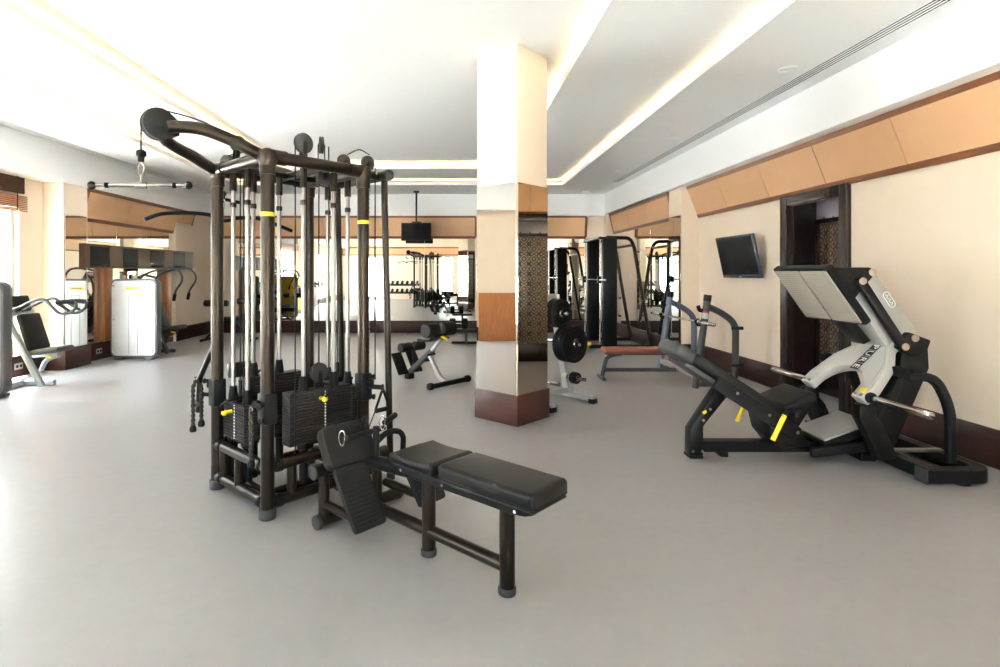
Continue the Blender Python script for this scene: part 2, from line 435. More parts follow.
lean_panel('trim_6', (-6.2, YN), (3.7, YN), 2.52, 2.93, (0, 1), 0.10, [1.4*i for i in range(1, 7)])

# wooden wainscot on the window wall, seen in the pillar mirror
struct(MB().box((XL+0.06, 3.9, 0.53), (0.12, 2.6, 1.06), bevel=0.008).build('wall_left_wainscot_panel', 'wains'))

# mirrors
def mirror(name, p0, p1, z0, z1, inward, n, label, m='mirror', rim=0.0):
    p0, p1, inw = Vector((*p0, 0)), Vector((*p1, 0)), Vector((*inward, 0))
    d = (p1-p0)/n; c = (p0+p1)/2
    root = thing(name, (c.x, c.y, z0), 0, label, 'mirror')
    for i in range(n):
        a = p0+d*(i+0.5)-c+inw*0.008; L = d.length
        sz = (L-0.004, 0.01, z1-z0) if abs(d.x) > abs(d.y) else (0.01, L-0.004, z1-z0)
        MB().box((a.x, a.y, (z1-z0)/2), sz, bevel=0.002, seg=1).build('mirror_pane', m, root)
    return root
mirror('wall_mirror', (-5.76, YB), (0.58, YB), 0.305, 2.375, (0, -1), 5, 'long far wall mirror of several panes above the dark red baseboard')
mirror('wall_mirror', (1.07, YB), (3.34, YB), 0.305, 2.375, (0, -1), 2, 'narrower far wall mirror between the pillar and the black multi power rack')
mirror('wall_mirror', (4.01, 13.69), (4.01, 9.96), 0.305, 2.46, (-1, 0), 3, 'side wall mirror behind the black multi power rack')
mirror('wall_mirror', (3.887, 9.94), (3.887, 9.41), 0.305, 2.485, (-1, 0), 1, 'single mirror strip on the pilaster beside the multi power rack')
mirror('wall_mirror', (-6.0, 8.60), (-6.0, 9.11), 0.335, 2.42, (1, 0), 1, 'single mirror strip on the pilaster next to the window')
mirror('wall_mirror', (XLM, 9.16), (XLM, 12.17), 0.305, 2.38, (1, 0), 3, 'side wall mirror behind the brown television cabinet')

# pillar
pc = Vector((0.634, 5.42, 0)); ang = math.atan2(0.735, 0.678); S = 0.525
cx = pc + Vector((-0.706, 0.706, 0))*0.0
e1 = Vector((0.694, 0.72, 0)).normalized(); e2 = Vector((-0.72, 0.694, 0)).normalized()
ctr = pc+(e1+e2)*S/2
rz = math.atan2(e1.y, e1.x)
pil = bpy.data.objects.new('pillar', None); COL.objects.link(pil); pil.location = ctr; pil.rotation_euler = (0, 0, rz); struct(pil)
struct(MB().box((0, 0, 1.88), (S-0.01, S-0.01, 3.76), bevel=0.003).build('pillar_column', 'beige', pil))
struct(MB().box((0, 0, 0.15), (S+0.03, S+0.03, 0.30), bevel=0.004).build('baseboard_pillar', 'pbase', pil))
for i, (x, y, sx, sy, m) in enumerate(((0, -S/2, S-0.012, 0.014, 'bronze'), (0, S/2, S-0.012, 0.014, 'mirror'), (-S/2, 0, 0.014, S-0.012, 'mirror'), (S/2, 0, 0.014, S-0.012, 'mirror'))):
    struct(MB().box((x, y, 0.30+1.045), (sx, sy, 2.09), bevel=0.004, seg=1).build('pillar_mirror_panel', m, pil))

# door niche with fretwork
fw = 0.14
door = bpy.data.objects.new('door_1', None); COL.objects.link(door); door.location = (XR, 6.42, 0); struct(door)
b = MB((XR, 6.42, 0))
for y in (5.89, 6.955): b.box((XR+0.01, y, 1.225), (0.10, fw, 2.45), bevel=0.008)
b.box((XR+0.01, 6.42, 2.39), (0.10, 0.93, 0.12), bevel=0.008)
struct(b.build('door_frame', 'doorwood', door))
b = MB((XR, 6.42, 0))
b.box((4.46, 7.10, 1.25), (0.42, 0.04, 2.5)).box((4.46, 5.30, 1.25), (0.42, 0.04, 2.5)).box((4.70, 6.2, 1.25), (0.04, 1.9, 2.5)).box((4.46, 6.2, 2.5), (0.5, 1.9, 0.04))
b.box((4.262, 7.02, 1.2), (0.03, 0.13, 2.4)).box((4.262, 5.60, 1.2), (0.03, 0.55, 2.4))
struct(b.build('door_reveal', 'doorwood', door))
b = MB((XR, 6.42, 0)); b.box((4.66, 6.23, 2.33), (0.03, 1.7, 0.33)); struct(b.build('door_transom_panel', 'lav', door))
b = MB((XR, 6.42, 0)); b.box((4.672, 6.23, 1.09), (0.02, 1.66, 2.1)); struct(b.build('door_panel', 'bronzep', door))
b = MB((XR, 6.42, 0))
for y in (7.06, 5.40): b.box((4.64, y, 1.09), (0.05, 0.06, 2.17), bevel=0.005)
for z in (0.15, 2.15): b.box((4.64, 6.23, z), (0.05, 1.66, 0.05 if z > 1 else 0.3), bevel=0.005)
struct(b.build('door_leaf_frame', 'doorwood', door))
# fretwork: interlaced rounded diamonds, cut as real bars
b = MB((XR, 6.42, 0)); p = 0.17
for iy in range(10):
    for iz in range(11):
        y = 5.47+iy*p; z = 0.38+iz*p
        if y > 7.02 or z > 2.1: continue
        for q in (0.078, 0.036):
            pts = [(4.655, y+q*(1.1 if k % 2 == 0 else 0.86)*math.cos(2*PI*k/8), z+q*(1.12 if k % 2 == 0 else 0.86)*math.sin(2*PI*k/8)) for k in range(8)]
            b.tube(pts, 0.009 if q > 0.05 else 0.012, n=5, closed=True)
        for dy, dz in ((1, 1), (1, -1)):
            b.tube([(4.655, y+dy*p*0.32, z+dz*p*0.32), (4.655, y+dy*p*0.68, z+dz*p*0.68)], 0.018, n=5)
struct(b.build('door_lattice', 'fret', door))

# windows
def window(i, axis, a0, a1, fix):
    w = bpy.data.objects.new(f'window_{i}', None); COL.objects.link(w); struct(w)
    c = (a0+a1)/2; w.location = (fix, c, wz0) if axis == 'y' else (c, fix, wz0)
    W, H = a1-a0, wz1-wz0
    b = MB(); g = MB()
    def bx(mb, s0, s1, z0, z1, t, bev=0.006):
        if axis == 'y': mb.box((0, (s0+s1)/2, (z0+z1)/2), (t, s1-s0, z1-z0), bevel=bev)
        else: mb.box(((s0+s1)/2, 0, (z0+z1)/2), (s1-s0, t, z1-z0), bevel=bev)
    f = 0.07
    for s in (-W/2+f/2, 0, W/2-f/2): bx(b, s-f/2, s+f/2, 0, H, 0.08)
    bx(b, -W/2+f, W/2-f, 0, f, 0.08); bx(b, -W/2+f, W/2-f, H-f, H, 0.08)
    struct(b.build('window_frame', 'alu', w))
    for s in (-1, 1):
        g = MB(); bx(g, min(s*f/2, s*(W/2-f)), max(s*f/2, s*(W/2-f)), f, H-f, 0.006, 0)
        struct(g.build('window_pane', 'glass', w))
    # portal lets the daylight in efficiently
    L = bpy.data.lights.new(f'daylight_portal_{i}', 'AREA'); L.shape = 'RECTANGLE'; L.size = W; L.size_y = H; L.cycles.is_portal = True
    o = bpy.data.objects.new(f'daylight_portal_{i}', L); COL.objects.link(o)
    o.location = (fix-0.15, c, wz0+H/2) if axis == 'y' else (c, fix-0.15, wz0+H/2)
    o.rotation_euler = Vector((1, 0, 0) if axis == 'y' else (0, 1, 0)).to_track_quat('-Z', 'Y').to_euler()
n = 1
for a0, a1 in WL: window(n, 'y', a0, a1, XL-0.12); n += 1
for a0, a1 in WN: window(n, 'x', a0, a1, YN-0.12); n += 1

# wooden blind over the left window
bl = thing('wooden_blind', (XL+0.09, 6.83, 2.38), 0, 'reddish brown wooden slat blind drawn up above the window', 'blind')
b = MB()
for i in range(9): b.box((0, 0, 0.015+i*0.026), (0.10, 2.5, 0.018), rot=(0, 0.12, 0), bevel=0.003, seg=1)
b.build('slat_bundle', 'blind', bl)
b = MB()
for i in range(7): b.box((0.0, 0, 0.28+i*0.034), (0.012, 2.5, 0.032), rot=(0, 0.3, 0))
b.build('valance', 'cabwood', bl)
b = MB()
for y in (1.05, -1.0): b.box((0.058, y, 0.25), (0.004, 0.02, 0.5))
b.build('ladder_tape', 'cabwood', bl)

# ceiling fittings
def downlight(x, y, z, label, watt=None):
    t = thing('downlight', (x, y, z), 0, label, 'downlight', 'recessed ceiling downlights')
    MB().lathe([(0.055, -0.002), (0.085, -0.012), (0.092, -0.004), (0.092, 0.0), (0.055, 0.02), (0.055, -0.002)], (0, 0, 0), (0, 0, 1), 28).build('trim_ring', 'white', t)
    MB().cyl((0, 0, 0.004), (0, 0, 0.012), 0.054, n=24).build('lamp_lens', 'lamp', t)
    L = bpy.data.lights.new('downlight_beam', 'SPOT'); L.energy = watt or DL_W; L.color = (1, 0.95, 0.88); L.spot_size = math.radians(105); L.spot_blend = 1.0; L.shadow_soft_size = 0.08
    o = bpy.data.objects.new('downlight_beam', L); COL.objects.link(o); o.location = (x, y, z-0.03)
DL_W = 26.0
for i, (x, y) in enumerate([(-3.1, 6.11), (-3.1, 8.54)]):
    downlight(x, y, Z2, 'recessed downlight in the raised centre ceiling, ' + ('the one above and before the cable tower' if i == 0 else 'the one further in towards the mirrors'))
for i, y in enumerate((5.365, 8.1, 10.73, 13.4)):
    downlight(3.24, y, Z0, 'recessed downlight beside the long grille on the doorway side, ' + ('first', 'second', 'third', 'fourth and deepest')[i] + ' from the camera')
for i, y in enumerate((7.0, 9.2, 11.5)):
    downlight(-5.45, y, Z0, 'recessed downlight along the window side ceiling, ' + ('first', 'second', 'third')[i] + ' from the camera')
downlight(-1.25, 13.2, Z0, 'recessed downlight in the low ceiling beside the hanging television pole')
downlight(4.42, 6.42, 2.48, 'small recessed downlight in the top of the doorway niche', 6.0)
def grille(x0, x1, y0, y1, label):
    g = thing('ceiling_grille', ((x0+x1)/2, (y0+y1)/2, Z0), 0, label, 'air grille')
    W, L = x1-x0, y1-y0
    b = MB(); b.box((0, 0, -0.002), (W, L, 0.006)); b.build('backing', 'grille', g)
    ns = 4
    for i in range(ns+1):
        MB().box((-W/2+W*i/ns, 0, -0.006), (0.012, L, 0.005), bevel=0.001, seg=1).build('grille_slat', 'white', g)
grille(3.46, 3.60, 4.0, 12.0, 'long slotted air grille in the ceiling on the doorway side')
grille(-5.90, -5.80, 6.2, 13.2, 'long slotted air grille in the ceiling on the window side')

# sockets on the left baseboard
def socket(p, label):
    t = thing('power_socket', p, 0, label, 'socket', 'sockets on the window side baseboard')
    MB().box((0.006, 0, 0), (0.012, 0.15, 0.09), bevel=0.004).build('face_plate', 'alu', t)
    b = MB()
    for y in (-0.035, 0.035): b.cyl((0.010, y, 0), (0.016, y, 0), 0.022, n=16)
    b.build('outlet', 'jet', t)
socket((XL+0.024, 8.05, 0.15), 'double power socket on the baseboard behind the seated press machine')
socket((XLM+0.032, 9.62, 0.15), 'double power socket on the baseboard beside the white machine tower')
socket((XLM+0.032, 12.1, 0.15), 'double power socket on the baseboard by the far corner')

# outside: terrace and planting seen through windows and mirrors
struct(MB().box((-1, 5, -0.35), (60, 60, 0.2)).build('ground', 'stone'))
def palm(x, y, label, h=1.7):
    t = thing('garden_palm', (x, y, -0.25), 0, label, 'plant', 'green palms outside the windows')
    b = MB(); b.tube(spline([(0, 0, 0), (0.03, 0.02, h*0.4), (0, 0.05, h*0.75)]), [0.06]*17, n=8); b.build('palm_stem', 'blind', t)
    b = MB()
    for k in range(22):
        a = k*2.4; r = 0.5+0.35*random.random(); up = 0.25+0.7*random.random()
        pts = spline([(0, 0.05, h*0.72), (r*0.5*math.cos(a), r*0.5*math.sin(a), h*0.8+up*0.6), (r*math.cos(a), r*math.sin(a), h*0.75+up*0.5), (r*1.3*math.cos(a), r*1.3*math.sin(a), h*0.7+up*0.1)], 5)
        n_ = len(pts)
        b.sweep(pts, lambda i: [(-0.07*math.sin(PI*(i+0.5)/n_), 0), (0, 0.02), (0.07*math.sin(PI*(i+0.5)/n_), 0), (0, -0.002)], up=(0, 0, 1))
    b.build('palm_fronds', 'leaf', t)
for i, (x, y) in enumerate([(0.4, -5.6), (3.0, -6.0), (-2.2, -6.2)]):
    palm(x, y, ('green garden palm outside, between the two near windows on the doorway side', 'bushy green palm outside by the near room corner on the doorway side', 'green garden palm outside, the one towards the window wall')[i])
# ------------------------------------------------------------------ cable tower
TA = Vector((-1.637, 3.875, 0)); TU = Vector((0.728, -0.685, 0)); TW = Vector((0.685, 0.728, 0)); TR = math.atan2(-0.685, 0.728)
def tw(u, w, z=0.0): return TA+TU*u+TW*w+Vector((0, 0, z))
OFF = (0.35, 0.365, 0)
tower = thing('cable_tower', tw(0.35, 0.365), TR, 'tall black four-post cable tower with weight stacks and overhead pulley arms', 'multi gym')
def T(): return MB(OFF)
CORN = [(0, 0), (0.7, 0), (0.7, 0.73), (0, 0.73)]
ZT = 2.215
for u, w in CORN:
    p = T().cyl((u, w, 0.03), (u, w, 2.16), 0.041, n=28).build('post', 'black', tower)
    f = T().cyl((u, w, 0), (u, w, 0.065), 0.052, n=28, bevel=0.008).build('foot_cap', 'greyrubber', p)
    b = T(); b.cyl((u, w, 2.10), (u, w, ZT), 0.048, n=28); b.sphere((u, w, ZT), 0.050, n=24)
    su = 1 if u < 0.3 else -1; sw = 1 if w < 0.3 else -1
    b.cyl((u, w, ZT), (u+su*0.12, w, ZT), 0.046, n=28).cyl((u, w, ZT), (u, w+sw*0.12, ZT), 0.046, n=28)
    b.lathe([(0.048, 0), (0.062, 0.05), (0.055, 0.09), (0.0, 0.10)], (u, w, 2.155), (0, 0, 1), 28)
    b.build('corner_joint', 'black', tower)
    if (u, w) in ((0.7, 0), (0.7, 0.73)):
        T().cyl((u, w, 1.845), (u, w, 1.870), 0.0418, n=28).build('height_label', 'yellow', p)
for i in range(4):
    (u0, w0), (u1, w1) = CORN[i], CORN[(i+1) % 4]
    T().cyl((u0, w0, ZT), (u1, w1, ZT), 0.039, n=24).build('top_rail', 'black', tower)
    for z in (0.09, 0.31):
        r = T().cyl((u0, w0, z), (u1, w1, z), 0.035, n=24).build('base_rail', 'black', tower)
        d = Vector((u1-u0, w1-w0, 0)).normalized()
        for q, s in ((Vector((u0, w0, z)), 1), (Vector((u1, w1, z)), -1)):
            T().cyl(q+d*s*0.05, q+d*s*0.095, 0.041, n=24, bevel=0.004).build('rail_collar', 'jet', r)
# weight stacks: (centre line fixed coord, axis, range, rods, z0, count, face normal)
dashes = []
plate_proto = {}
def stack(axis, fix, a0, a1, rods, z0, n, face):
    L = a1-a0; c = (a0+a1)/2; rc = (rods[0]+rods[1])/2
    P = (lambda a, f, z: (a, f, z)) if axis == 'u' else (lambda a, f, z: (f, a, z))
    SZ = (lambda la, lf, lz: (la, lf, lz)) if axis == 'u' else (lambda la, lf, lz: (lf, la, lz))
    zt = z0+n*0.0205
    b = T()
    for r in rods: b.cyl(P(r, fix, 0.06), P(r, fix, z0-0.035), 0.03, n=20).cyl(P(r, fix, z0-0.04), P(r, fix, z0), 0.042, n=20, bevel=0.006)
    b.box(P(rc, fix, z0-0.012), SZ(abs(rods[1]-rods[0])+0.05, 0.06, 0.02), bevel=0.004)
    st = b.build('weight_stack', 'jet', tower)
    # inner base beam carrying the stack
    e0, e1 = ((0, 0.7) if axis == 'u' else (0, 0.73))
    T().cyl(P(e0, fix, 0.09), P(e1, fix, 0.09), 0.03, n=18).build('stack_beam', 'black', tower)
    key = (axis, round(L, 3))
    for i in range(n):
        if i == 0:
            o = MB().box((0, 0, 0), SZ(L, 0.10, 0.0185), bevel=0.003).build('weight_plate', 'weight', st); proto = o
        else:
            o = proto.copy(); COL.objects.link(o); o.parent = st
        x, y, z = P(c, fix, z0+0.0102+i*0.0205); o.location = (x-OFF[0], y-OFF[1], z)
    # head, selector bar, pin
    b = T(); b.box(P(rc, fix, zt+0.02), SZ(0.06, 0.05, 0.04), bevel=0.006); b.cyl(P(rc, fix, zt), P(rc, fix, zt+0.09), 0.013, n=14)
    b.build('selector_head', 'jet', st)
    fx = fix+face*0.0512
    T().box(P(rc+0.018, fx, (z0+zt)/2), SZ(0.010, 0.002, zt-z0-0.02)).build('number_strip', 'dash', st)
    pz = zt-0.06
    b = T(); b.cyl(P(rc-0.02, fx-face*0.01, pz), P(rc-0.02, fx+face*0.045, pz), 0.013, n=16, bevel=0.003); b.sphere(P(rc-0.02, fx+face*0.05, pz), 0.021, n=14)
    pin = b.build('selector_pin', 'yellow', st)
    b = T(); b.tube(spline([P(rc-0.02, fx+face*0.05, pz), P(rc-0.01, fx+face*0.075, pz+0.05), P(rc+0.03, fx+face*0.06, pz+0.08), P(rc+0.02, fx-face*0.03, zt+0.03)], 6), 0.008, n=10)
    b.build('pin_cord', 'rubber', st)
    for r in rods:
        g = T().cyl(P(r, fix, zt-0.01), P(r, fix, 2.18), 0.0150, n=18).build('guide_rod', 'rod', tower)
        T().lathe([(0, 0), (0.034, 0), (0.032, 0.03), (0.023, 0.095), (0, 0.095)], P(r, fix, zt), (0, 0, 1), 20).build('rubber_bumper', 'rubber', g)
        b = T(); b.cyl(P(r, fix, 2.07), P(r, fix, 2.20), 0.024, n=18); b.build('rod_sleeve', 'black', g)
        T().cyl(P(r, fix, 1.955), P(r, fix, 1.99), 0.0215, n=18, bevel=0.004).build('stop_collar', 'black', g)
    T().tube([P(rc, fix, zt+0.08), P(rc, fix, 2.23)], 0.0045, n=8).build('cable', 'rubber', tower)
    b = T(); b.cyl(P(rc, fix, zt+0.09), P(rc, fix, zt+0.15), 0.014, n=14); b.build('cable_ferrule', 'jet', st)
    return zt
stack('u', 0.072, 0.045, 0.35, (0.09, 0.30), 0.375, 12, -1)
stack('w', 0.13, 0.13, 0.57, (0.20, 0.40), 0.34, 21, -1)
z3 = stack('w', 0.57, 0.20, 0.68, (0.33, 0.57), 0.366, 17, 1)
stack('u', 0.80, 0.03, 0.55, (0.16, 0.42), 0.36, 15, 1)
# struts between the base rails
for p in ((0.11, 0), (0.33, 0), (0.7, 0.165), (0.7, 0.55), (0.2, 0.73), (0.5, 0.73)):
    T().cyl((*p, 0.09), (*p, 0.31), 0.031, n=18).build('base_strut', 'black', tower)

def pulley(c, r, n, th=0.03, host=tower):
    c = Vector(c); n = Vector(n).normalized()
    prof = [(0, -th/2), (r*0.86, -th/2), (r*0.97, -th*0.42), (r, -th*0.3), (r*0.9, 0), (r, th*0.3), (r*0.97, th*0.42), (r*0.86, th/2), (0, th/2)]
    o = T().lathe(prof, c, n, 36).build('pulley', 'greyrubber', host)
    T().cyl(c-n*(th/2+0.006), c+n*(th/2+0.006), 0.013, n=14).build('pulley_hub', 'jet', o)
    return o
def bracket(c, n, foot, w=0.03):
    b = T(); c = Vector(c); n = Vector(n).normalized(); f = Vector(foot)
    for s in (-1, 1): b.beam([f+n*s*0.022, c+n*s*0.022], w, 0.006, up=n, c=0.001)
    b.build('pulley_bracket', 'jet', tower)
U, W = Vector((1, 0, 0)), Vector((0, 1, 0))
for c, r, n, f in (((0.70, 0.25, 2.335), 0.066, U, (0.70, 0.25, 2.22)), ((0.57, 0.47, 2.38), 0.060, (0.55, 1, 0), (0.57, 0.47, 2.20)), ((0.40, 0.78, 2.335), 0.055, U, (0.40, 0.73, 2.22)),
                   ((0.66, 0.80, 2.29), 0.055, U, (0.66, 0.73, 2.22)), ((0.57, 0.49, 2.150), 0.056, U, (0.57, 0.49, 2.22)), ((0.27, 0.02, 2.36), 0.055, U, (0.27, 0.0, 2.23)), ((0.57, 0.45, z3+0.105), 0.066, U, (0.57, 0.45, z3+0.02))):
    pulley(c, r, n); bracket(c, n, f)
T().beam([(0, 0.47, ZT), (0.7, 0.47, ZT)], 0.05, 0.05).build('cross_rail', 'black', tower)
T().beam([(0.13, 0.0, ZT), (0.13, 0.73, ZT)], 0.05, 0.04).build('cross_rail', 'black', tower)
pulley((0.56, 0.62, 0.20), 0.055, U); pulley((0.86, 0.62, 0.33), 0.06, U)
for pts in ([(0.70, 0.19, 2.33), (0.70, 0.19, 0.33)], [(0.62, 0.32, 2.30), (0.62, 0.32, z3)], [(0.57, 0.53, 2.38), (0.57, 0.53, z3+0.1)],
            spline([(0.42, 0.80, 2.39), (0.52, 0.83, 2.415), (0.64, 0.83, 2.36)], 6), [(0.77, 0.78, 2.24), (0.77, 0.78, 0.75)], [(0.69, 0.76, 2.24), (0.69, 0.76, 0.4)],
            [(0.35, 0.02, 2.24), (0.35, 0.02, 0.62)], [(0.62, 0.25, 0.31), (0.86, 0.40, 0.10)], [(0.80, 0.80, 0.62), (0.86, 0.62, 0.39)]):
    T().tube(pts, 0.0045, n=8).build('cable', 'rubber', tower)

# overhead lat arms, one over the front side (towards -w), one over the side towards -u
def arm(side):
    f = (lambda a, d, z: (a, -d, z)) if side == 'w' else (lambda a, d, z: (-d, a, z))
    L = 0.7 if side == 'w' else 0.73
    ex = 0.0 if side == 'w' else 0.12
    half = []
    for s in (0, 1):
        g = lambda a: a if s == 0 else L-a
        if s == 0: pts = spline([f(0.01, 0.0, 2.205), f(0.05, 0.10, 2.235), f(0.10, 0.20+ex*0.3, 2.265), f(0.16, 0.32+ex*0.6, 2.29), f(0.24, 0.42+ex, 2.31), f(0.30, 0.47+ex, 2.335)], 6)
        else: pts = spline([f(g(0.01), 0.0, 2.205), f(g(0.06), 0.07, 2.245), f(g(0.12), 0.16, 2.30), f(g(0.20), 0.30+ex*0.5, 2.355), f(g(0.27), 0.40+ex, 2.365), f(g(0.30), 0.47+ex, 2.355)], 6)
        T().tube(pts, 0.037, n=20).build('overhead_arm', 'black', tower)
    d0 = 0.505+ex
    n = Vector((1, 0, 0)) if side == 'w' else Vector((0, 1, 0))
    c = Vector(f(L/2, d0, 2.375)); R = 0.092
    # teardrop housing
    out = []
    for k in range(25):
        a = math.radians(50+260*k/24); out.append((R*math.cos(a), R*math.sin(a)))
    out += [(0.11, -0.055), (0.11, 0.03)]
    ax = Vector(f(0, -1, 0))-Vector(f(0, 0, 0))     # towards the tower
    m = Matrix((( ax.x, 0, n.x, c.x), (ax.y, 0, n.y, c.y), (0, 1, 0, c.z), (0, 0, 0, 1)))
    h = T().prism(out, -0.034, -0.010, m, bevel=0.005).prism(out, 0.010, 0.034, m, bevel=0.005).build('pulley_housing', 'plastic', tower)
    T().lathe([(0, -0.009), (0.088, -0.009), (0.095, -0.006), (0.088, 0), (0.095, 0.006), (0.088, 0.009), (0, 0.009)], c, n, 40).build('pulley_wheel', 'greyrubber', h)
    T().cyl(c-n*0.040, c+n*0.040, 0.012, n=14).build('pulley_hub', 'jet', h)
    T().tube(spline([Vector(f(L/2, d0+0.02, 2.466)), Vector(f(L/2, 0.30, 2.45)), Vector(f(L/2-0.06, 0.04, 2.415))], 8), 0.0045, n=8).build('cable', 'rubber', tower)
    xd = d0+0.092
    end = 2.19 if side == 'w' else 2.165
    T().tube([f(L/2, xd, 2.375), f(L/2, xd, end-0.01)], 0.0045, n=8).build('cable', 'rubber', tower)
    b = T(); b.lathe([(0, 0), (0.016, 0), (0.018, 0.03), (0.027, 0.034), (0.027, 0.06), (0.012, 0.07), (0, 0.07)], f(L/2, xd, end-0.05), (0, 0, 1), 20)
    b.build('cable_stopper', 'rubber', tower)
    return tw(f(L/2, xd, 0)[0], f(L/2, xd, 0)[1], end-0.05)
hang_w = arm('w'); hang_u = arm('u')

# far side frame with thin leaning posts
for u in (0.17, 0.745):
    o = T().tube(fillet([(u, 0.885, 2.2), (u, 0.885, 2.1), (u, 0.945, 0.03)], 0.3), 0.024, n=18).build('rear_post', 'black', tower)
    T().cyl((u, 0.946, 0), (u, 0.946, 0.05), 0.032, n=18, bevel=0.006).build('foot_cap', 'greyrubber', o)
o = T().cyl((0.12, 0.885, 2.2), (0.80, 0.885, 2.2), 0.036, n=24).build('rear_rail', 'black', tower)
for u in (0.115, 0.795): T().cyl((u-0.012, 0.885, 2.2), (u+0.012, 0.885, 2.2), 0.040, n=24, bevel=0.005).build('end_cap', 'greyrubber', o)
for u in (0.2, 0.70): T().cyl((u, 0.73, 2.2), (u, 0.885, 2.2), 0.032, n=20).build('rear_link', 'black', tower)
T().cyl((0.1, 0.94, 0.09), (0.8, 0.94, 0.09), 0.03, n=20).build('rear_rail', 'black', tower)
for u in (0.2, 0.70): T().cyl((u, 0.73, 0.09), (u, 0.94, 0.09), 0.03, n=20).build('rear_link', 'black', tower)

# sliding pulley carriages on three posts
def carriage(u, w, z, d, pegs):
    d = Vector(d).normalized(); sd = Vector((-d.y, d.x, 0))
    b = T(); b.box((u, w, z), (0.092, 0.092, 0.19), bevel=0.012)
    o = b.build('pulley_carriage', 'plastic', tower)
    b = T(); b.cyl(Vector((u, w, z+0.04))-sd*0.03+d*0.05, Vector((u, w, z+0.04))-sd*0.03+d*0.09, 0.02, n=16, bevel=0.004); b.build('locking_knob', 'jet', o)
    for dz, L, r in pegs:
        b = T(); p = Vector((u, w, z+dz))+d*0.04; b.cyl(p, p+d*L, r, n=16, bevel=0.004); b.cyl(p+d*L, p+d*(L+0.012), r*1.35, n=16, bevel=0.004); b.build('carriage_peg', 'jet', o)
    return o
carriage(0.7, 0, 0.675, (0.6, -1, 0), [(0.03, 0.05, 0.016), (-0.06, 0.03, 0.014)])
carriage(0, 0, 0.67, (-1, -0.7, 0), [(0.075, 0.05, 0.014), (-0.02, 0.06, 0.014)])
carriage(0.7, 0.73, 0.70, (1, 0.55, 0), [(0.07, 0.035, 0.015), (0.0, 0.10, 0.017), (-0.07, 0.035, 0.015)])
b = T()
for i in range(44): b.cyl((0.735, 0.757, 0.85+i*0.03), (0.7375, 0.7595, 0.85+i*0.03), 0.006, n=8)
b.build('adjustment_holes', 'rod', tower)
# bent side lever with a foam roller
o = T().tube(fillet([(-0.02, -0.01, 1.00), (-0.21, -0.035, 0.74), (-0.22, -0.04, 0.50)], 0.05), 0.019, n=14).build('side_lever', 'black', tower)
T().cyl((-0.22, -0.10, 0.56), (-0.22, -0.01, 0.56), 0.022, n=16, bevel=0.004).build('lever_grip', 'rod', o)
o = T().cyl((0.02, 0.20, 0.80), (-0.20, 0.20, 0.80), 0.02, n=16).build('knee_pad_bar', 'black', tower)
T().cyl((-0.04, 0.10, 0.80), (-0.04, 0.30, 0.80), 0.055, n=24, bevel=0.012).build('foam_roller', 'uphol', o)

# ---- things hung from the tower
bar = thing('pulldown_bar', hang_w, math.atan2(0.14, 0.505), 'short straight chrome bar with black ball ends hanging from the front pulley', 'cable bar')
zb = -0.125
b = MB(); b.cyl((-0.245, 0, zb-0.02), (0.245, 0, zb+0.0), 0.0115, n=18); b.build('bar', 'chrome', bar)
MB().cyl((-0.03, 0, zb-0.011), (0.03, 0, zb-0.009), 0.019, n=18, bevel=0.003).build('swivel_sleeve', 'chrome', bar)
MB().cyl((0, 0, zb-0.01), (0, 0, zb+0.05), 0.008, n=12).build('hook_eye', 'chrome', bar)
for s in (-1, 1):
    e = MB(); e.sphere((s*0.25, 0, zb-0.01+s*0.01), 0.023, n=18); e.build('ball_end', 'rubber', bar)
    MB().cyl((s*0.165, 0, zb-0.01+s*0.006), (s*0.185, 0, zb-0.01+s*0.0065), 0.0155, n=18).build('grip_ring', 'jet', bar)
def carabiner(root, c, mtx_axis=(1, 0, 0), h=0.075, w=0.032, m='chrome'):
    c = Vector(c); a = Vector(mtx_axis).normalized(); up = Vector((0, 0, 1))
    pts = [c+a*(w/2*math.cos(2*PI*k/20))*(1 if math.sin(2*PI*k/20) > 0 else 0.8)+up*(h/2*math.sin(2*PI*k/20)) for k in range(20)]
    b = MB(); b.tube(pts, 0.0045, n=8, closed=True); return b.build('carabiner', m, root)
carabiner(bar, (0, 0, -0.04))
lat = thing('pulldown_bar', hang_u+Vector((0, 0, 0)), TR+PI/2, 'long curved black lat bar hanging behind the cable tower posts', 'cable bar')
zl = -0.15
pts = [(-0.60, 0.0, zl-0.06), (-0.48, 0, zl-0.01), (-0.30, 0, zl+0.012), (-0.12, 0, zl+0.012), (-0.06, 0, zl-0.02), (0.0, 0, zl-0.03), (0.06, 0, zl-0.02), (0.12, 0, zl+0.0), (0.30, 0, zl+0.01), (0.48, 0, zl-0.03), (0.64, 0, zl-0.08)]
MB().tube(spline(pts, 6), 0.0155, n=16).build('bar', 'rubber', lat)
MB().cyl((0, 0, zl-0.03), (0, 0, zl+0.06), 0.008, n=12).build('hook_eye', 'chrome', lat)
carabiner(lat, (0, 0, zl+0.10))
MB().cyl((0.02, 0, 0.0), (0.14, 0, -0.015), 0.014, n=14, bevel=0.003).build('cross_link', 'rubber', lat)

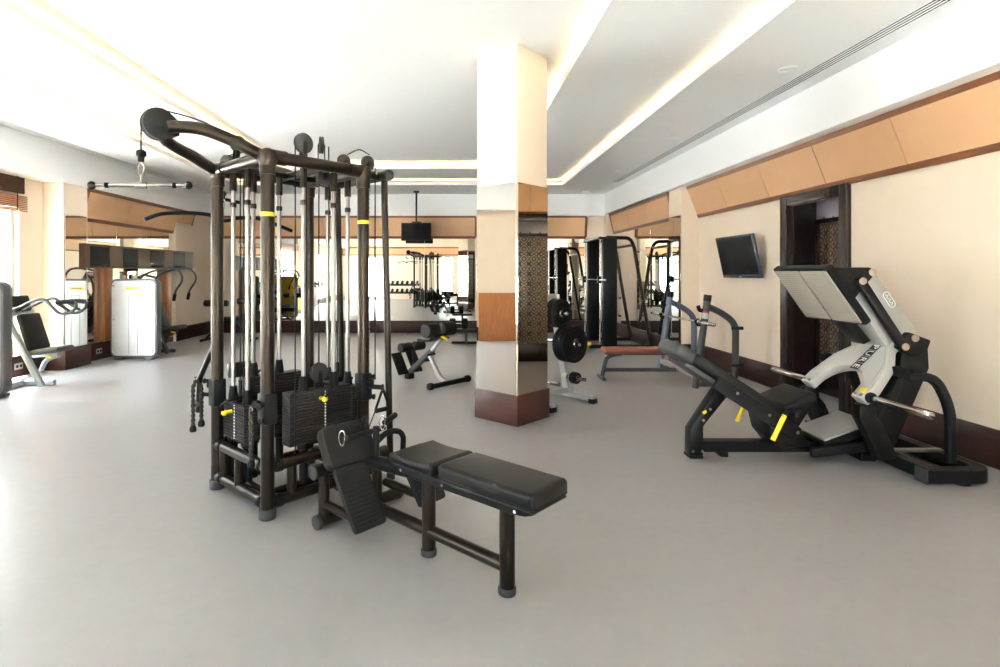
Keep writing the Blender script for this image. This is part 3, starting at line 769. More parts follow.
def rope(name, p, label, strands, rz=0.0):
    t = thing(name, p, rz, label, 'rope handle')
    for dx, dy, L in strands:
        for ph in (0, PI):
            n = 40; pts = []
            for i in range(n+1):
                z = -L*i/n; a = ph+i*0.75
                k = min(1, i/6)
                pts.append((dx*k+0.0075*math.cos(a), dy*k+0.0075*math.sin(a), z))
            MB().tube(pts, 0.0085, n=8).build('rope_strand', 'rope', t)
        MB().lathe([(0, 0), (0.02, 0.004), (0.024, 0.02), (0.02, 0.04), (0.012, 0.048), (0, 0.048)], (dx, dy, -L-0.035), (0, 0, 1), 18).build('rope_end', 'rubber', t)
    MB().ring((0, 0, 0.012), (1, 1, 0), 0.012, 0.02, 0.008).build('hook_ring', 'chrome', t)
rope('rope_handle', tw(-0.14, -0.09, 0.745), 'twisted black rope with two ball ends hanging on the outer post of the cable tower', [(-0.02, 0, 0.33), (0.025, 0.03, 0.30)])
rope('rope_handle', tw(0.70, -0.105, 0.67), 'twisted black rope with gold flecks hanging on the cable tower post nearest the camera', [(0.0, 0.0, 0.30)])
sh = thing('strap_handle', tw(0.83, 0.80, 0.70), TR, 'black nylon strap handle hanging from the peg by the bench end of the tower', 'strap handle')
b = MB()
for s in (-1, 1): b.beam([(0, 0, -0.01), (0.012*s, 0.055*s, -0.15)], 0.022, 0.004, up=(1, 0, 0), c=0.001)
b.build('nylon_strap', 'jet', sh)
MB().cyl((0, -0.065, -0.155), (0, 0.065, -0.155), 0.016, n=16, bevel=0.003).build('grip', 'rubber', sh)

# ------------------------------------------------------------------ low row bench
row = thing('row_bench', tw(1.75, 0.37), TR, 'long black padded low row bench with ribbed foot plates before the cable tower', 'bench')
def R_(): return MB((1.75, 0.37, 0))
o = R_().cyl((1.05, 0.12, 0.042), (1.05, 0.74, 0.042), 0.035, n=20).build('base_tube', 'black', row)
for w in (0.11, 0.73): R_().cyl((1.05, w, 0.042), (1.05, w+0.03, 0.042), 0.042, n=20, bevel=0.006).build('end_cap', 'greyrubber', o)
o = R_().cyl((1.05, 0.10, 0.34), (1.05, 0.64, 0.34), 0.040, n=24).build('front_tube', 'black', row)
R_().cyl((1.05, 0.09, 0.34), (1.05, 0.105, 0.34), 0.043, n=24, bevel=0.005).build('end_cap', 'greyrubber', o)
for w in (0.17, 0.57): R_().cyl((1.05, w, 0.042), (1.05, w, 0.34), 0.033, n=18).build('front_post', 'black', row)
R_().cyl((1.02, 0.37, 0.13), (2.255, 0.37, 0.13), 0.033, n=20).build('main_rail', 'black', row)
for w in (0.17, 0.64): R_().cyl((1.05, w, 0.14), (1.36, w, 0.14), 0.027, n=16).build('foot_plate_rail', 'black', row)
for u in (1.731, 2.255):
    o = R_().cyl((u, 0.37, 0.02), (u, 0.37, 0.45), 0.037, n=24).build('leg', 'black', row)
    R_().cyl((u, 0.37, 0), (u, 0.37, 0.035), 0.043, n=24, bevel=0.006).build('foot_cap', 'greyrubber', o)
m = Matrix(((1, 0, 0, 0), (0, 0, 1, 0.37), (0, 1, 0, 0), (0, 0, 0, 1)))
R_().prism([(1.60, 0.435), (1.76, 0.435), (1.76, 0.30), (1.71, 0.34)], -0.015, 0.015, m, bevel=0.003).build('gusset', 'jet', row)
R_().tube([(1.06, 0.37, 0.37), (1.75, 0.37, 0.425)], 0.04, n=20).build('seat_beam', 'jet', row)
R_().prism([(1.60, 0.442), (2.38, 0.448), (2.45, 0.458), (2.495, 0.476), (2.495, 0.49), (1.60, 0.49), (1.585, 0.466)], -0.135, 0.135, m, bevel=0.008).build('seat_frame', 'jet', row)
def pad(name, u0, u1, w0, w1, z0, z1, dip=0.0, taper=0.0, m_='uphol', parent=row):
    t = bmesh.new(); nx, ny = 14, 10
    b = R_()
    bmesh.ops.create_cube(t, size=1)
    bmesh.ops.scale(t, vec=(u1-u0, w1-w0, z1-z0), verts=t.verts[:])
    bmesh.ops.subdivide_edges(t, edges=[e for e in t.edges if abs((e.verts[0].co-e.verts[1].co).x) > 0.05], cuts=nx)
    bmesh.ops.bevel(t, geom=[e for e in t.edges if not (abs(e.verts[0].co.z-e.verts[1].co.z) < 1e-5 and e.calc_face_angle(0) < 0.1)], offset=0.024, segments=4, profile=0.5, affect='EDGES')
    for v in t.verts:
        k = v.co.x/(u1-u0)      # -.5 .. .5
        if v.co.z > 0: v.co.z -= dip*(1-4*k*k)
        v.co.y *= 1-taper*(k+0.5)
    b._add(t, Matrix.Translation(((u0+u1)/2, (w0+w1)/2, (z0+z1)/2)))
    return b.build(name, m_, parent, sharp=50)
pd = pad('seat_pad', 1.60, 1.905, 0.21, 0.53, 0.487, 0.56, dip=0.012)
R_().prism(rrect(0.309, 0.326, 0.03), 0.499, 0.505, Matrix.Translation((1.7525, 0.37, 0)), bevel=0.002).build('piping', 'jet', pd)
pd = pad('back_pad', 1.93, 2.50, 0.225, 0.515, 0.487, 0.565)
R_().prism(rrect(0.574, 0.296, 0.03), 0.499, 0.505, Matrix.Translation((2.215, 0.37, 0)), bevel=0.002).build('piping', 'jet', pd)
b = R_()
for u in (1.66, 1.96, 2.40): b.cyl((u, 0.232, 0.468), (u, 0.237, 0.468), 0.008, n=14)
b.build('bolt', 'chrome', row)
# ribbed foot plates
for w0 in (0.09, 0.56):
    a = Vector((1.476, 0, 0.12)); c = Vector((1.268, 0, 0.41)); d = (c-a).normalized(); n = Vector((d.z, 0, -d.x)); L = (c-a).length; wc = w0+0.10
    mm = Matrix(((d.x, 0, n.x, (a.x+c.x)/2), (d.y, 1, n.y, wc), (d.z, 0, n.z, (a.z+c.z)/2), (0, 0, 0, 1)))
    b = R_(); b.prism(rrect(L, 0.21, 0.022), -0.022, 0.010, mm, bevel=0.004)
    fp = b.build('foot_plate', 'rubber', row)
    b = R_()
    for i in range(14):
        q = -L/2+0.03+i*(L-0.06)/13
        b.box(mm @ Vector((q, 0, 0.010)), (0.012, 0.185, 0.006), rot=mm.to_3x3().to_4x4(), bevel=0.002, seg=1)
    b.build('tread', 'rubber', fp)
    b = R_(); b.beam([(1.30, wc, 0.14), (1.385, wc, 0.20)], 0.05, 0.05, up=(0, 1, 0)); b.build('plate_bracket', 'jet', fp)
# leaning chest board
a = Vector((1.245, 0, 0.40)); c = Vector((1.130, 0, 0.615)); d = (c-a).normalized(); n = Vector((d.z, 0, -d.x)); L = (c-a).length
mm = Matrix(((d.x, 0, n.x, (a.x+c.x)/2), (d.y, 1, n.y, 0.255), (d.z, 0, n.z, (a.z+c.z)/2), (0, 0, 0, 1)))
R_().prism(rrect(L, 0.33, 0.045), -0.065, 0.010, mm, bevel=0.010, seg=3).build('chest_board', 'uphol', row)
R_().beam([(1.10, 0.30, 0.35), (1.14, 0.30, 0.46)], 0.08, 0.06, up=(0, 1, 0)).build('board_bracket', 'jet', row)
o = R_().cyl((1.29, 0.372, 0.355), (1.285, 0.372, 0.60), 0.019, n=18, bevel=0.005).build('upright_grip', 'rubber', row)
R_().tube(spline([(1.27, 0.39, 0.50), (1.30, 0.44, 0.548), (1.335, 0.495, 0.555), (1.35, 0.525, 0.52), (1.345, 0.53, 0.44)], 6), 0.017, n=14).build('curved_grip', 'rubber', row)
R_().tube(spline([(1.02, 0.42, 0.34), (1.07, 0.44, 0.52), (1.14, 0.40, 0.615), (1.20, 0.34, 0.58)], 6), 0.014, n=12).build('cable_hose', 'rubber', row)
hb = thing('cable_bar', tw(1.25, 0.33, 0.56), TR, 'black cable bar with chrome snap hooks lying across the leaning board of the bench', 'cable bar')
MB().cyl((0.01, -0.15, 0.0), (-0.045, 0.17, -0.01), 0.0165, n=16, bevel=0.005).build('bar', 'rubber', hb)
MB().cyl((-0.01, 0.14, 0.03), (-0.04, 0.26, 0.055), 0.018, n=16, bevel=0.005).build('side_grip', 'rubber', hb)
for c, ax in (((-0.02, -0.16, 0.0), (0.6, 0.8, 0)), ((0.035, 0.09, 0.05), (0.6, 0.8, 0)), ((0.03, 0.05, -0.035), (0.5, 0.85, 0))):
    carabiner(hb, c, ax, h=0.085, w=0.036)
# ------------------------------------------------------------------ leg press
LO = (3.0, 4.57, 0)
leg = thing('leg_press', LO, 0, 'large black and silver leg press machine with reclined pad beside the doorway', 'leg press')
def L_(): return MB(LO)
def side(poly, y0, y1, bevel=0.006, b=None):
    m = Matrix(((1, 0, 0, 0), (0, 0, 1, 0), (0, 1, 0, 0), (0, 0, 0, 1)))
    return (b or L_()).prism(poly, y0, y1, m, bevel=bevel)
o = side([(1.92, 0.02), (2.035, 0.02), (2.035, 0.26), (2.245, 0.52), (2.14, 0.56), (1.925, 0.235)], 4.49, 4.60, 0.012).build('front_leg', 'jet', leg)
b = L_(); b.box((1.975, 4.545, 0.012), (0.11, 0.13, 0.024), bevel=0.006); b.build('foot_pad', 'rubber', o)
for x, z in ((1.945, 0.06), (2.02, 0.06), (2.03, 0.31), (2.085, 0.40), (2.17, 0.54)): L_().cyl((x, 4.482, z), (x, 4.492, z), 0.012, n=14).build('bolt', 'chrome', o)
side([(2.035, 0.355), (2.062, 0.375), (2.050, 0.395), (2.022, 0.375)], 4.4865, 4.492, 0.001).build('height_label', 'yellow', o)
o = L_().beam([(2.0, 4.57, 0.085), (3.42, 4.57, 0.085)], 0.11, 0.085).build('base_rail', 'jet', leg)
L_().box((2.22, 4.57, 0.022), (0.06, 0.10, 0.044), bevel=0.006).build('foot_pad', 'rubber', o)
L_().box((3.32, 4.52, 0.05), (0.12, 0.20, 0.10), bevel=0.01).build('rail_joint', 'jet', o)
# rear base: cross rail and U shaped rail along the wall
L_().beam([(3.40, 3.92, 0.07), (3.40, 5.22, 0.07)], 0.09, 0.09).build('cross_rail', 'jet', leg)
o = L_().beam(fillet([(3.34, 3.95, 0.065), (3.80, 3.95, 0.065), (3.80, 5.19, 0.065), (3.34, 5.19, 0.065)], 0.12), 0.10, 0.095).build('rear_base', 'jet', leg)
for y in (3.95, 5.19):
    e = L_().box((3.336, y, 0.065), (0.014, 0.108, 0.105), bevel=0.004).build('end_cap', 'greyrubber', o)
    L_().cyl((3.62, y, 0), (3.62, y, 0.03), 0.05, n=16).build('foot_pad', 'rubber', o)
for y in (4.30, 4.84):
    L_().beam([(3.40, y, 0.13), (3.78, y, 0.13)], 0.03, 0.03).build('inner_track', 'rod', leg)
# arched side tubes
for y in (4.10, 5.04):
    L_().beam(fillet([(3.36, y, 0.735), (3.56, y, 0.735), (3.68, y, 0.50), (3.68, y, 0.10)], 0.20, 8), 0.065, 0.058, up=(0, 1, 0), c=0.012).build('side_arch', 'jet', leg)
L_().beam([(3.42, 4.08, 0.745), (3.42, 5.06, 0.745)], 0.07, 0.07).build('arch_bridge', 'jet', leg)
# black upright
o = side([(3.26, 0.10), (3.52, 0.10), (3.66, 0.42), (3.80, 0.74), (3.79, 0.92), (3.57, 0.90), (3.54, 0.68), (3.44, 0.44)], 4.42, 4.72, 0.012).build('upright', 'jet', leg)
side([(3.44, 0.44), (3.54, 0.68), (3.57, 0.90), (3.63, 0.9), (3.56, 0.55), (3.48, 0.40)], 4.40, 4.74, 0.008).build('upright_face', 'plastic', o)
for y0, y1 in ((4.20, 4.29), (4.85, 4.94)):
    side([(3.09, 0.50), (3.22, 0.50), (3.21, 0.42), (3.26, 0.36), (3.38, 0.10), (3.24, 0.07), (3.13, 0.30), (3.08, 0.40)], y0, y1, 0.012).build('carriage_slide', 'jet', leg)
# linkage
YN_, YF_ = 4.40, 4.74
br = side([(3.500, 0.91), (3.530, 0.965), (3.595, 1.035), (3.765, 0.97), (3.720, 0.85), (3.610, 0.845)], 4.36, 4.78, 0.012).build('lower_bracket', 'jet', leg)
ub = side([(2.880, 1.50), (2.900, 1.545), (3.305, 1.545), (3.335, 1.515), (3.315, 1.46), (3.250, 1.385), (3.185, 1.30), (3.050, 1.25)], 4.38, 4.76, 0.012).build('upper_bracket', 'jet', leg)
for y0, y1 in ((4.350, 4.395), (4.745, 4.790)):
    a, c = Vector((3.213, 0, 1.437)), Vector((3.546, 0, 0.922)); d = (c-a).normalized(); n = Vector((-d.z, 0, d.x))*0.037
    p = [(q.x, q.z) for q in (a-d*0.03+n, c+d*0.03+n, c+d*0.03-n, a-d*0.03-n)]
    side(p, y0, y1, 0.014).build('link_arm', 'jet', leg)
a, c = Vector((3.315, 0, 1.49)), Vector((3.645, 0, 0.985)); d = (c-a).normalized(); n = Vector((-d.z, 0, d.x))
q = lambda t, s: (a.x+(c.x-a.x)*t+n.x*s, a.z+(c.z-a.z)*t+n.z*s)
sg = 1 if n.x > 0 else -1
sl = side([q(0.03, 0.045*sg), q(0.95, 0.075*sg), q(1.0, 0.0), q(0.97, -0.09*sg), q(0.03, -0.07*sg)], 4.41, 4.73, 0.012).build('upper_arm', 'silver', leg)
side([(3.16, 1.36), (3.26, 1.42), (3.56, 0.97), (3.55, 0.90), (3.47, 0.90)], 4.43, 4.71, 0.010).build('lower_arm', 'pale', leg)
for x, z in ((3.213, 1.437), (3.288, 1.505), (3.546, 0.922), (3.622, 0.990)):
    for y in (4.342, 4.798): L_().cyl((x, y-0.006, z), (x, y+0.006, z), 0.029, n=24, bevel=0.004).build('pivot_cap', 'pivot', br if z < 1.2 else ub)
# oval emblem on the near face of the upper arm
lc = Vector(q(0.42, 0.02*sg)+(0,)); lc = Vector((lc.x, 4.409, lc.y))
pts = []
for x, y in rrect(0.135, 0.05, 0.0249, 8):
    pts.append(lc+Vector((d.x, 0, d.z))*x+Vector((n.x, 0, n.z))*y)
b = L_(); b.tube(pts, 0.0035, n=6, closed=True)
for x in (-0.035, 0.0, 0.035): 
    b.tube([lc+Vector((d.x, 0, d.z))*(x-0.014)+Vector((n.x, 0, n.z))*-0.009, lc+Vector((d.x, 0, d.z))*x+Vector((n.x, 0, n.z))*0.010, lc+Vector((d.x, 0, d.z))*(x+0.014)+Vector((n.x, 0, n.z))*-0.009], 0.003, n=6)
b.build('oval_emblem', 'letter', sl)
# foot platform
A0, A1 = Vector((2.856, 0, 1.525)), Vector((3.139, 0, 1.118)); d = (A1-A0).normalized(); n = Vector((d.z, 0, -d.x))   # n faces the seat
if n.x > 0: n = -n
mm = Matrix(((d.x, 0, n.x, (A0.x+A1.x)/2), (0, 1, n.y, 4.57), (d.z, 0, n.z, (A0.z+A1.z)/2), (0, 0, 0, 1)))
b = L_(); b.prism(rrect(0.53, 0.715, 0.02), -0.05, 0.008, mm, bevel=0.010)
fp = b.build('foot_platform', 'jet', leg)
for s in (-1, 1):
    tr = L_().prism(rrect(0.485, 0.328, 0.012), 0.006, 0.016, mm @ Matrix.Translation((0, s*0.171, 0)), bevel=0.003).build('tread_plate', 'tread', fp)
    b = L_()
    for i in range(22):
        b.box(mm @ Vector((-0.22+i*0.021, s*0.171, 0.017)), (0.008, 0.30, 0.003), rot=mm.to_3x3().to_4x4())
    b.build('tread_ribs', 'tread', tr)
side([(3.10, 1.27), (3.17, 1.22), (3.40, 0.95), (3.34, 0.92), (3.05, 1.22)], 4.50, 4.64, 0.008).build('platform_strut', 'jet', leg)
# silver yoke
s0, s1 = Vector((3.12, 0, 0.525)), Vector((3.59, 0, 0.985)); d = (s1-s0).normalized(); n = Vector((-d.z, 0, d.x)); Ls = (s1-s0).length
mm = Matrix(((0, d.x, n.x, s0.x), (1, 0, 0, 4.57), (0, d.z, n.z, s0.z), (0, 0, 0, 1)))
arch = [(0.245*math.cos(math.radians(a)), 0.06+0.215*math.sin(math.radians(a))) for a in range(0, 181, 15)]
poly = [(-0.365, 0.0), (-0.37, 0.12), (-0.30, 0.36), (-0.165, 0.52), (-0.155, Ls), (0.155, Ls), (0.165, 0.52), (0.30, 0.36), (0.37, 0.12), (0.365, 0.0), (0.25, 0.0)] + arch + [(-0.25, 0.0)]
yk = L_().prism(poly, -0.045, 0.035, mm, bevel=0.010).build('yoke', 'pale', leg)
b = L_()
for s in (-1, 1):
    pts = [mm @ Vector((s*x, y, 0.036)) for x, y in ((0.335, 0.13), (0.27, 0.35), (0.145, 0.50), (0.135, Ls-0.02))]
    b.tube(pts, 0.004, n=6)
b.build('yoke_ridge', 'silver', yk)
b = L_()
for s in (-1, 1):
    for x, y in ((0.34, 0.03), (0.275, 0.03)): b.cyl(mm @ Vector((s*x, y, 0.034)), mm @ Vector((s*x, y, 0.042)), 0.011, n=12)
b.build('bolt', 'chrome', yk)
b = L_(); b.box(mm @ Vector((-0.315, 0.075, 0.036)), (0.055, 0.045, 0.002), rot=mm.to_3x3().to_4x4()); b.build('warning_label', 'yellow', yk)
# lettering on four black squares, reading down the yoke
for ch, t in zip('PURE', (0.497, 0.424, 0.351, 0.278)):
    bb_ = L_().box(mm @ Vector((-0.045, t, 0.0362)), (0.085, 0.067, 0.002), rot=mm.to_3x3().to_4x4()).build('letter_tile', 'decal', yk)
    me = text_mesh(ch, 0.084, 0.0006)
    # letter x axis runs down the yoke, its up points to the near side
    me.transform(Matrix.Translation(-Vector(LO)) @ mm @ Matrix(((0, -1, 0, -0.045), (-1, 0, 0, t), (0, 0, 1, 0.0380), (0, 0, 0, 1))))
    me.materials.append(M['letter'])
    lo = bpy.data.objects.new('letter', me); COL.objects.link(lo); lo.parent = bb_
# weight horns
for y0, y1 in ((4.217, 3.665), (4.886, 5.48)):
    h = L_().cyl((3.165, y0, 0.556), (3.165, y1, 0.556), 0.025, n=24, bevel=0.006).build('weight_horn', 'chrome', leg)
    s = 1 if y1 > y0 else -1
    L_().cyl((3.165, y0-s*0.06, 0.556), (3.165, y0+s*0.035, 0.556), 0.042, n=24, bevel=0.006).build('horn_collar', 'jet', h)
# back pad, seat
def slab(name, p0, p1, y0, y1, th, m_, bev, parent=leg, sg=1):
    a, c = Vector((p0[0], 0, p0[1])), Vector((p1[0], 0, p1[1])); d = (c-a).normalized(); n = Vector((-d.z, 0, d.x))
    if n.z < 0: n = -n
    mm = Matrix(((d.x, 0, n.x, (a.x+c.x)/2), (0, 1, 0, (y0+y1)/2), (d.z, 0, n.z, (a.z+c.z)/2), (0, 0, 0, 1)))
    b = L_(); b.box(mm.translation-n*(th/2), ((c-a).length, y1-y0, th), rot=mm.to_3x3().to_4x4(), bevel=bev, seg=4)
    return b.build(name, m_, parent, sharp=55)
bp_ = slab('back_pad', (1.93, 0.874), (2.66, 0.405), 4.36, 4.78, 0.10, 'uphol', 0.035)
slab('head_pad', (1.80, 0.955), (1.98, 0.845), 4.375, 4.765, 0.115, 'greyuphol', 0.04)
slab('back_frame', (1.86, 0.80), (2.68, 0.275), 4.40, 4.74, 0.045, 'gunmetal', 0.012)
o = slab('back_rail', (2.10, 0.69), (2.74, 0.28), 4.345, 4.375, 0.11, 'jet', 0.008)
b = L_()
for x, z in ((2.23, 0.56), (2.48, 0.39), (2.70, 0.255)): b.cyl((x, 4.336, z), (x, 4.347, z), 0.013, n=14)
b.build('bolt', 'chrome', o)
slab('seat_pad', (2.60, 0.455), (2.86, 0.565), 4.36, 4.78, 0.085, 'uphol', 0.03)
sp = side([(2.50, 0.36), (2.84, 0.49), (2.855, 0.42), (2.76, 0.27), (2.86, 0.12), (2.62, 0.10), (2.54, 0.20)], 4.42, 4.72, 0.012).build('seat_post', 'jet', leg)
for y, s in ((4.30, -1), (4.84, 1)):
    h = L_().tube([(2.575, y, 0.40), (2.482, y, 0.205)], 0.0185, n=16).build('side_handle', 'yellow', leg)
    L_().tube(fillet([(2.68, y-s*0.06, 0.34), (2.63, y, 0.46), (2.565, y, 0.385)], 0.05), 0.018, n=14).build('handle_arm', 'jet', h)
# step plate
o = slab('step_plate', (2.96, 0.175), (3.34, 0.315), 4.42, 4.80, 0.02, 'silver', 0.005)
slab('step_frame', (2.94, 0.15), (3.36, 0.30), 4.39, 4.77, 0.05, 'jet', 0.006)
for y in (4.34, 4.80): slab('step_side', (2.80, 0.13), (3.40, 0.20), y-0.02, y+0.02, 0.07, 'jet', 0.006)
# ------------------------------------------------------------------ multi power rack (guided bar)
SO = (3.4, 11.6, 0)
smith = thing('power_rack', SO, 0, 'tall black guided-bar power rack with slanting rear tubes before the side mirror', 'power rack')
def S_(): return MB(SO)
for y in (10.98, 12.22):
    c = S_().box((3.11, y, 1.12), (0.27, 0.15, 2.14), bevel=0.012).build('column', 'jet', smith)
    b = S_()
    for i in range(34): b.cyl((2.972, y+(0.03 if y > 11.5 else -0.03), 0.35+i*0.05), (2.976, y+(0.03 if y > 11.5 else -0.03), 0.35+i*0.05), 0.011, n=8)
    b.build('safety_slot', 'rod', c)
    S_().cyl((2.93, y, 0.10), (2.93, y, 2.18), 0.015, n=16).build('guide_rod', 'chrome', c)
    S_().tube(fillet([(3.05, y, 2.205), (3.52, y, 2.19), (3.60, y, 2.02), (3.93, y, 0.05)], 0.14, 8), 0.036, n=16).build('rear_tube', 'black', smith)
    S_().beam([(2.72, y, 0.05), (3.97, y, 0.05)], 0.10, 0.07).build('base_rail', 'jet', smith)
    S_().box((2.71, y, 0.10), (0.08, 0.07, 0.06), bevel=0.01).build('stop_cap', 'yellow', smith)
    S_().beam([(2.90, y, 2.19), (3.26, y, 2.19)], 0.12, 0.05).build('top_plate', 'black', smith)
for x, z, m_ in ((3.93, 0.05, 'jet'), (2.93, 2.2, 'rod'), (3.58, 2.05, 'black')):
    S_().cyl((x, 10.98, z), (x, 12.22, z), 0.028, n=16).build('cross_bar', m_, smith)
bb_ = S_().cyl((2.90, 10.55, 1.365), (2.90, 12.65, 1.365), 0.015, n=16).build('barbell', 'chrome', smith)
for y0, y1 in ((10.52, 10.86), (12.34, 12.68)): S_().cyl((2.90, y0, 1.365), (2.90, y1, 1.365), 0.025, n=18, bevel=0.004).build('bar_sleeve', 'chrome', bb_)
for y in (10.98, 12.22):
    S_().box((2.91, y, 1.365), (0.08, 0.06, 0.14), bevel=0.01).build('bar_slider', 'jet', bb_)
for y in (10.93, 12.27): 
    for z in (0.55, 0.95): S_().cyl((3.72, y-0.15 if y < 11 else y, z), (3.72, y if y < 11 else y+0.15, z), 0.022, n=14, bevel=0.004).build('storage_peg', 'jet', smith)

# ------------------------------------------------------------------ flat bench press
BO = (2.9, 7.85, 0)
bench = thing('bench_press', BO, 0, 'flat bench press with oxblood red pad and grey bar uprights near the doorway wall', 'bench')
def B_(): return MB(BO)
B_().box((2.63, 7.87, 0.41), (0.98, 0.30, 0.065), bevel=0.022, seg=3).build('seat_pad', 'red', bench)
B_().box((2.62, 7.87, 0.365), (0.9, 0.10, 0.04), bevel=0.006).build('pad_rail', 'gunmetal', bench)
o = B_().tube(fillet([(2.12, 7.87, 0.02), (2.19, 7.87, 0.33), (2.40, 7.87, 0.36)], 0.12), 0.028, n=14).build('front_leg', 'gunmetal', bench)
B_().cyl((2.115, 7.70, 0.025), (2.115, 8.04, 0.025), 0.025, n=14, bevel=0.005).build('front_foot', 'gunmetal', o)
B_().beam([(2.15, 7.87, 0.13), (3.22, 7.87, 0.13)], 0.05, 0.05).build('lower_rail', 'gunmetal', bench)
B_().beam([(3.20, 7.25, 0.16), (3.20, 8.49, 0.16)], 0.07, 0.07).build('cross_rail', 'silver', bench)
for y, m_ in ((7.25, 'gunmetal'), (8.49, 'bluereflect')):
    u = B_().tube([(3.17, y, 0.0), (3.335, y, 1.17)], 0.045, n=20).build('upright', m_, bench)
    B_().cyl((3.328, y, 1.13), (3.340, y, 1.215), 0.049, n=20, bevel=0.006).build('post_cap', 'jet', u)
    if y < 8: B_().cyl((3.297, y, 0.905), (3.307, y, 0.975), 0.0465, n=20).build('white_band', 'whiteband', u)
    if y < 8: B_().cyl((3.307, y, 0.975), (3.309, y, 0.992), 0.0468, n=20).build('red_band', 'ringred', u)
    B_().tube(fillet([(3.32, y, 1.07), (3.52, y, 0.98), (3.70, y, 0.84), (3.70, y, 0.45), (3.68, y, 0.0)], 0.16, 8), 0.042, n=18).build('rear_tube', m_, bench)
    B_().beam([(3.17, y, 0.05), (3.70, y, 0.05)], 0.06, 0.06).build('base_rail', m_, bench)
    for z, x in ((1.03, 3.26), (0.845, 3.235)):
        b = B_(); b.beam(fillet([(x+0.08, y, z-0.02), (x-0.03, y, z-0.02), (x-0.05, y, z+0.045)], 0.02), 0.05, 0.022, up=(0, 1, 0)); b.build('bar_hook', 'jet', u)
    for z in (0.78, 0.30):
        b = B_(); s = -1 if y < 8 else 1
        b.cyl((3.70, y, z), (3.79, y+s*0.02, z), 0.024, n=14, bevel=0.004).cyl((3.63, y+s*0.03, z), (3.72, y+s*0.05, z), 0.02, n=14, bevel=0.004); b.build('storage_peg', 'jet', u)
bar2 = thing('barbell', (3.205, 7.85, 0.865), 0, 'chrome barbell resting on the hooks of the red bench press', 'barbell')
MB().cyl((0, -0.66, 0), (0, 0.66, 0), 0.014, n=16).build('bar', 'chrome', bar2)
for s in (-1, 1):
    MB().cyl((0, s*0.66, 0), (0, s*1.06, 0), 0.025, n=20, bevel=0.004).build('bar_sleeve', 'chrome', bar2)
    MB().cyl((0, s*0.645, 0), (0, s*0.675, 0), 0.034, n=20, bevel=0.004).build('sleeve_collar', 'chrome', bar2)

# ------------------------------------------------------------------ weight plate tree behind the pillar
PR = math.atan2(-0.8, 0.6); PCn = Vector((1.14, 6.46, 0))
tree = thing('plate_tree', PCn, PR, 'silver weight plate rack holding black plates just behind the mirrored pillar', 'plate rack')
for y in (-0.34, 0.34):
    b = MB(); b.beam([(-0.33, y, 0.055), (0.37, y, 0.055)], 0.075, 0.06); f = b.build('foot_bar', 'silver', tree)
    for x in (-0.31, 0.345): MB().box((x, y, 0.028), (0.07, 0.09, 0.056), bevel=0.008).build('foot_pad', 'rubber', f)
MB().beam([(0, -0.36, 0.11), (0, 0.36, 0.11)], 0.08, 0.06).build('base_rail', 'silver', tree)
for s in (-1, 1):
    MB().beam(spline([(0, s*0.29, 0.10), (0, s*0.20, 0.50), (0, s*0.115, 0.9), (0, s*0.09, 1.25)], 5), 0.05, 0.09, up=(1, 0, 0)).build('upright', 'silver', tree)
MB().box((0, 0, 1.22), (0.06, 0.20, 0.07), bevel=0.01).build('top_block', 'silver', tree)
pegs = [(-0.09, 1.05), (0.115, 0.69), (0.215, 0.285), (-0.22, 0.285)]
for y, z in pegs:
    p = MB().cyl((0.03, y, z), (0.34, y, z), 0.022, n=18, bevel=0.004).build('storage_peg', 'chrome', tree)
    MB().cyl((0.03, y, z), (0.075, y, z), 0.035, n=18).build('peg_collar', 'silver', p)
for s in (-1, 1): MB().cyl((-0.03, s*0.12, 0.70), (-0.30, s*0.12, 0.70), 0.022, n=18, bevel=0.004).build('storage_peg', 'chrome', tree)
def disc(r, th, name, label, x, y, z, group, m_='rubber'):
    t = thing(name, PCn+Vector((0.6, -0.8, 0))*x+Vector((0.8, 0.6, 0))*y+Vector((0, 0, z)), PR, label, 'weight plate', group)
    prof = [(0.026, -th/2), (r*0.30, -th/2), (r*0.34, -th*0.28), (r*0.78, -th*0.28), (r*0.82, -th/2), (r-0.006, -th/2), (r, -th*0.35), (r, th*0.35), (r-0.006, th/2), (r*0.82, th/2), (r*0.78, th*0.28), (r*0.34, th*0.28), (r*0.30, th/2), (0.026, th/2), (0.026, -th/2)]
    MB().lathe(prof, (0, 0, 0), (1, 0, 0), 48).build('plate_body', m_, t)
    MB().ring((0, 0, 0), (1, 0, 0), 0.0225, 0.034, th+0.001, 28).build('hub_ring', 'chrome', t)
    return t
o3 = ('outermost', 'middle', 'innermost')
for i in range(3): disc(0.165, 0.034, 'weight_plate', f'{o3[i]} of three black weight plates on the upper peg of the silver rack', 0.245-i*0.037, -0.09, 1.05, 'weight plates on the rack')
o5 = ('outermost', 'second', 'third', 'innermost')
for i in range(4): disc(0.212, 0.038, 'weight_plate', f'large black weight plate on the lower peg of the silver rack, {o5[i]} of four', 0.265-i*0.042, 0.115, 0.69, 'weight plates on the rack')
disc(0.068, 0.085, 'weight_plate', 'small thick black weight on the bottom peg of the silver rack', 0.19, 0.215, 0.285, 'weight plates on the rack')

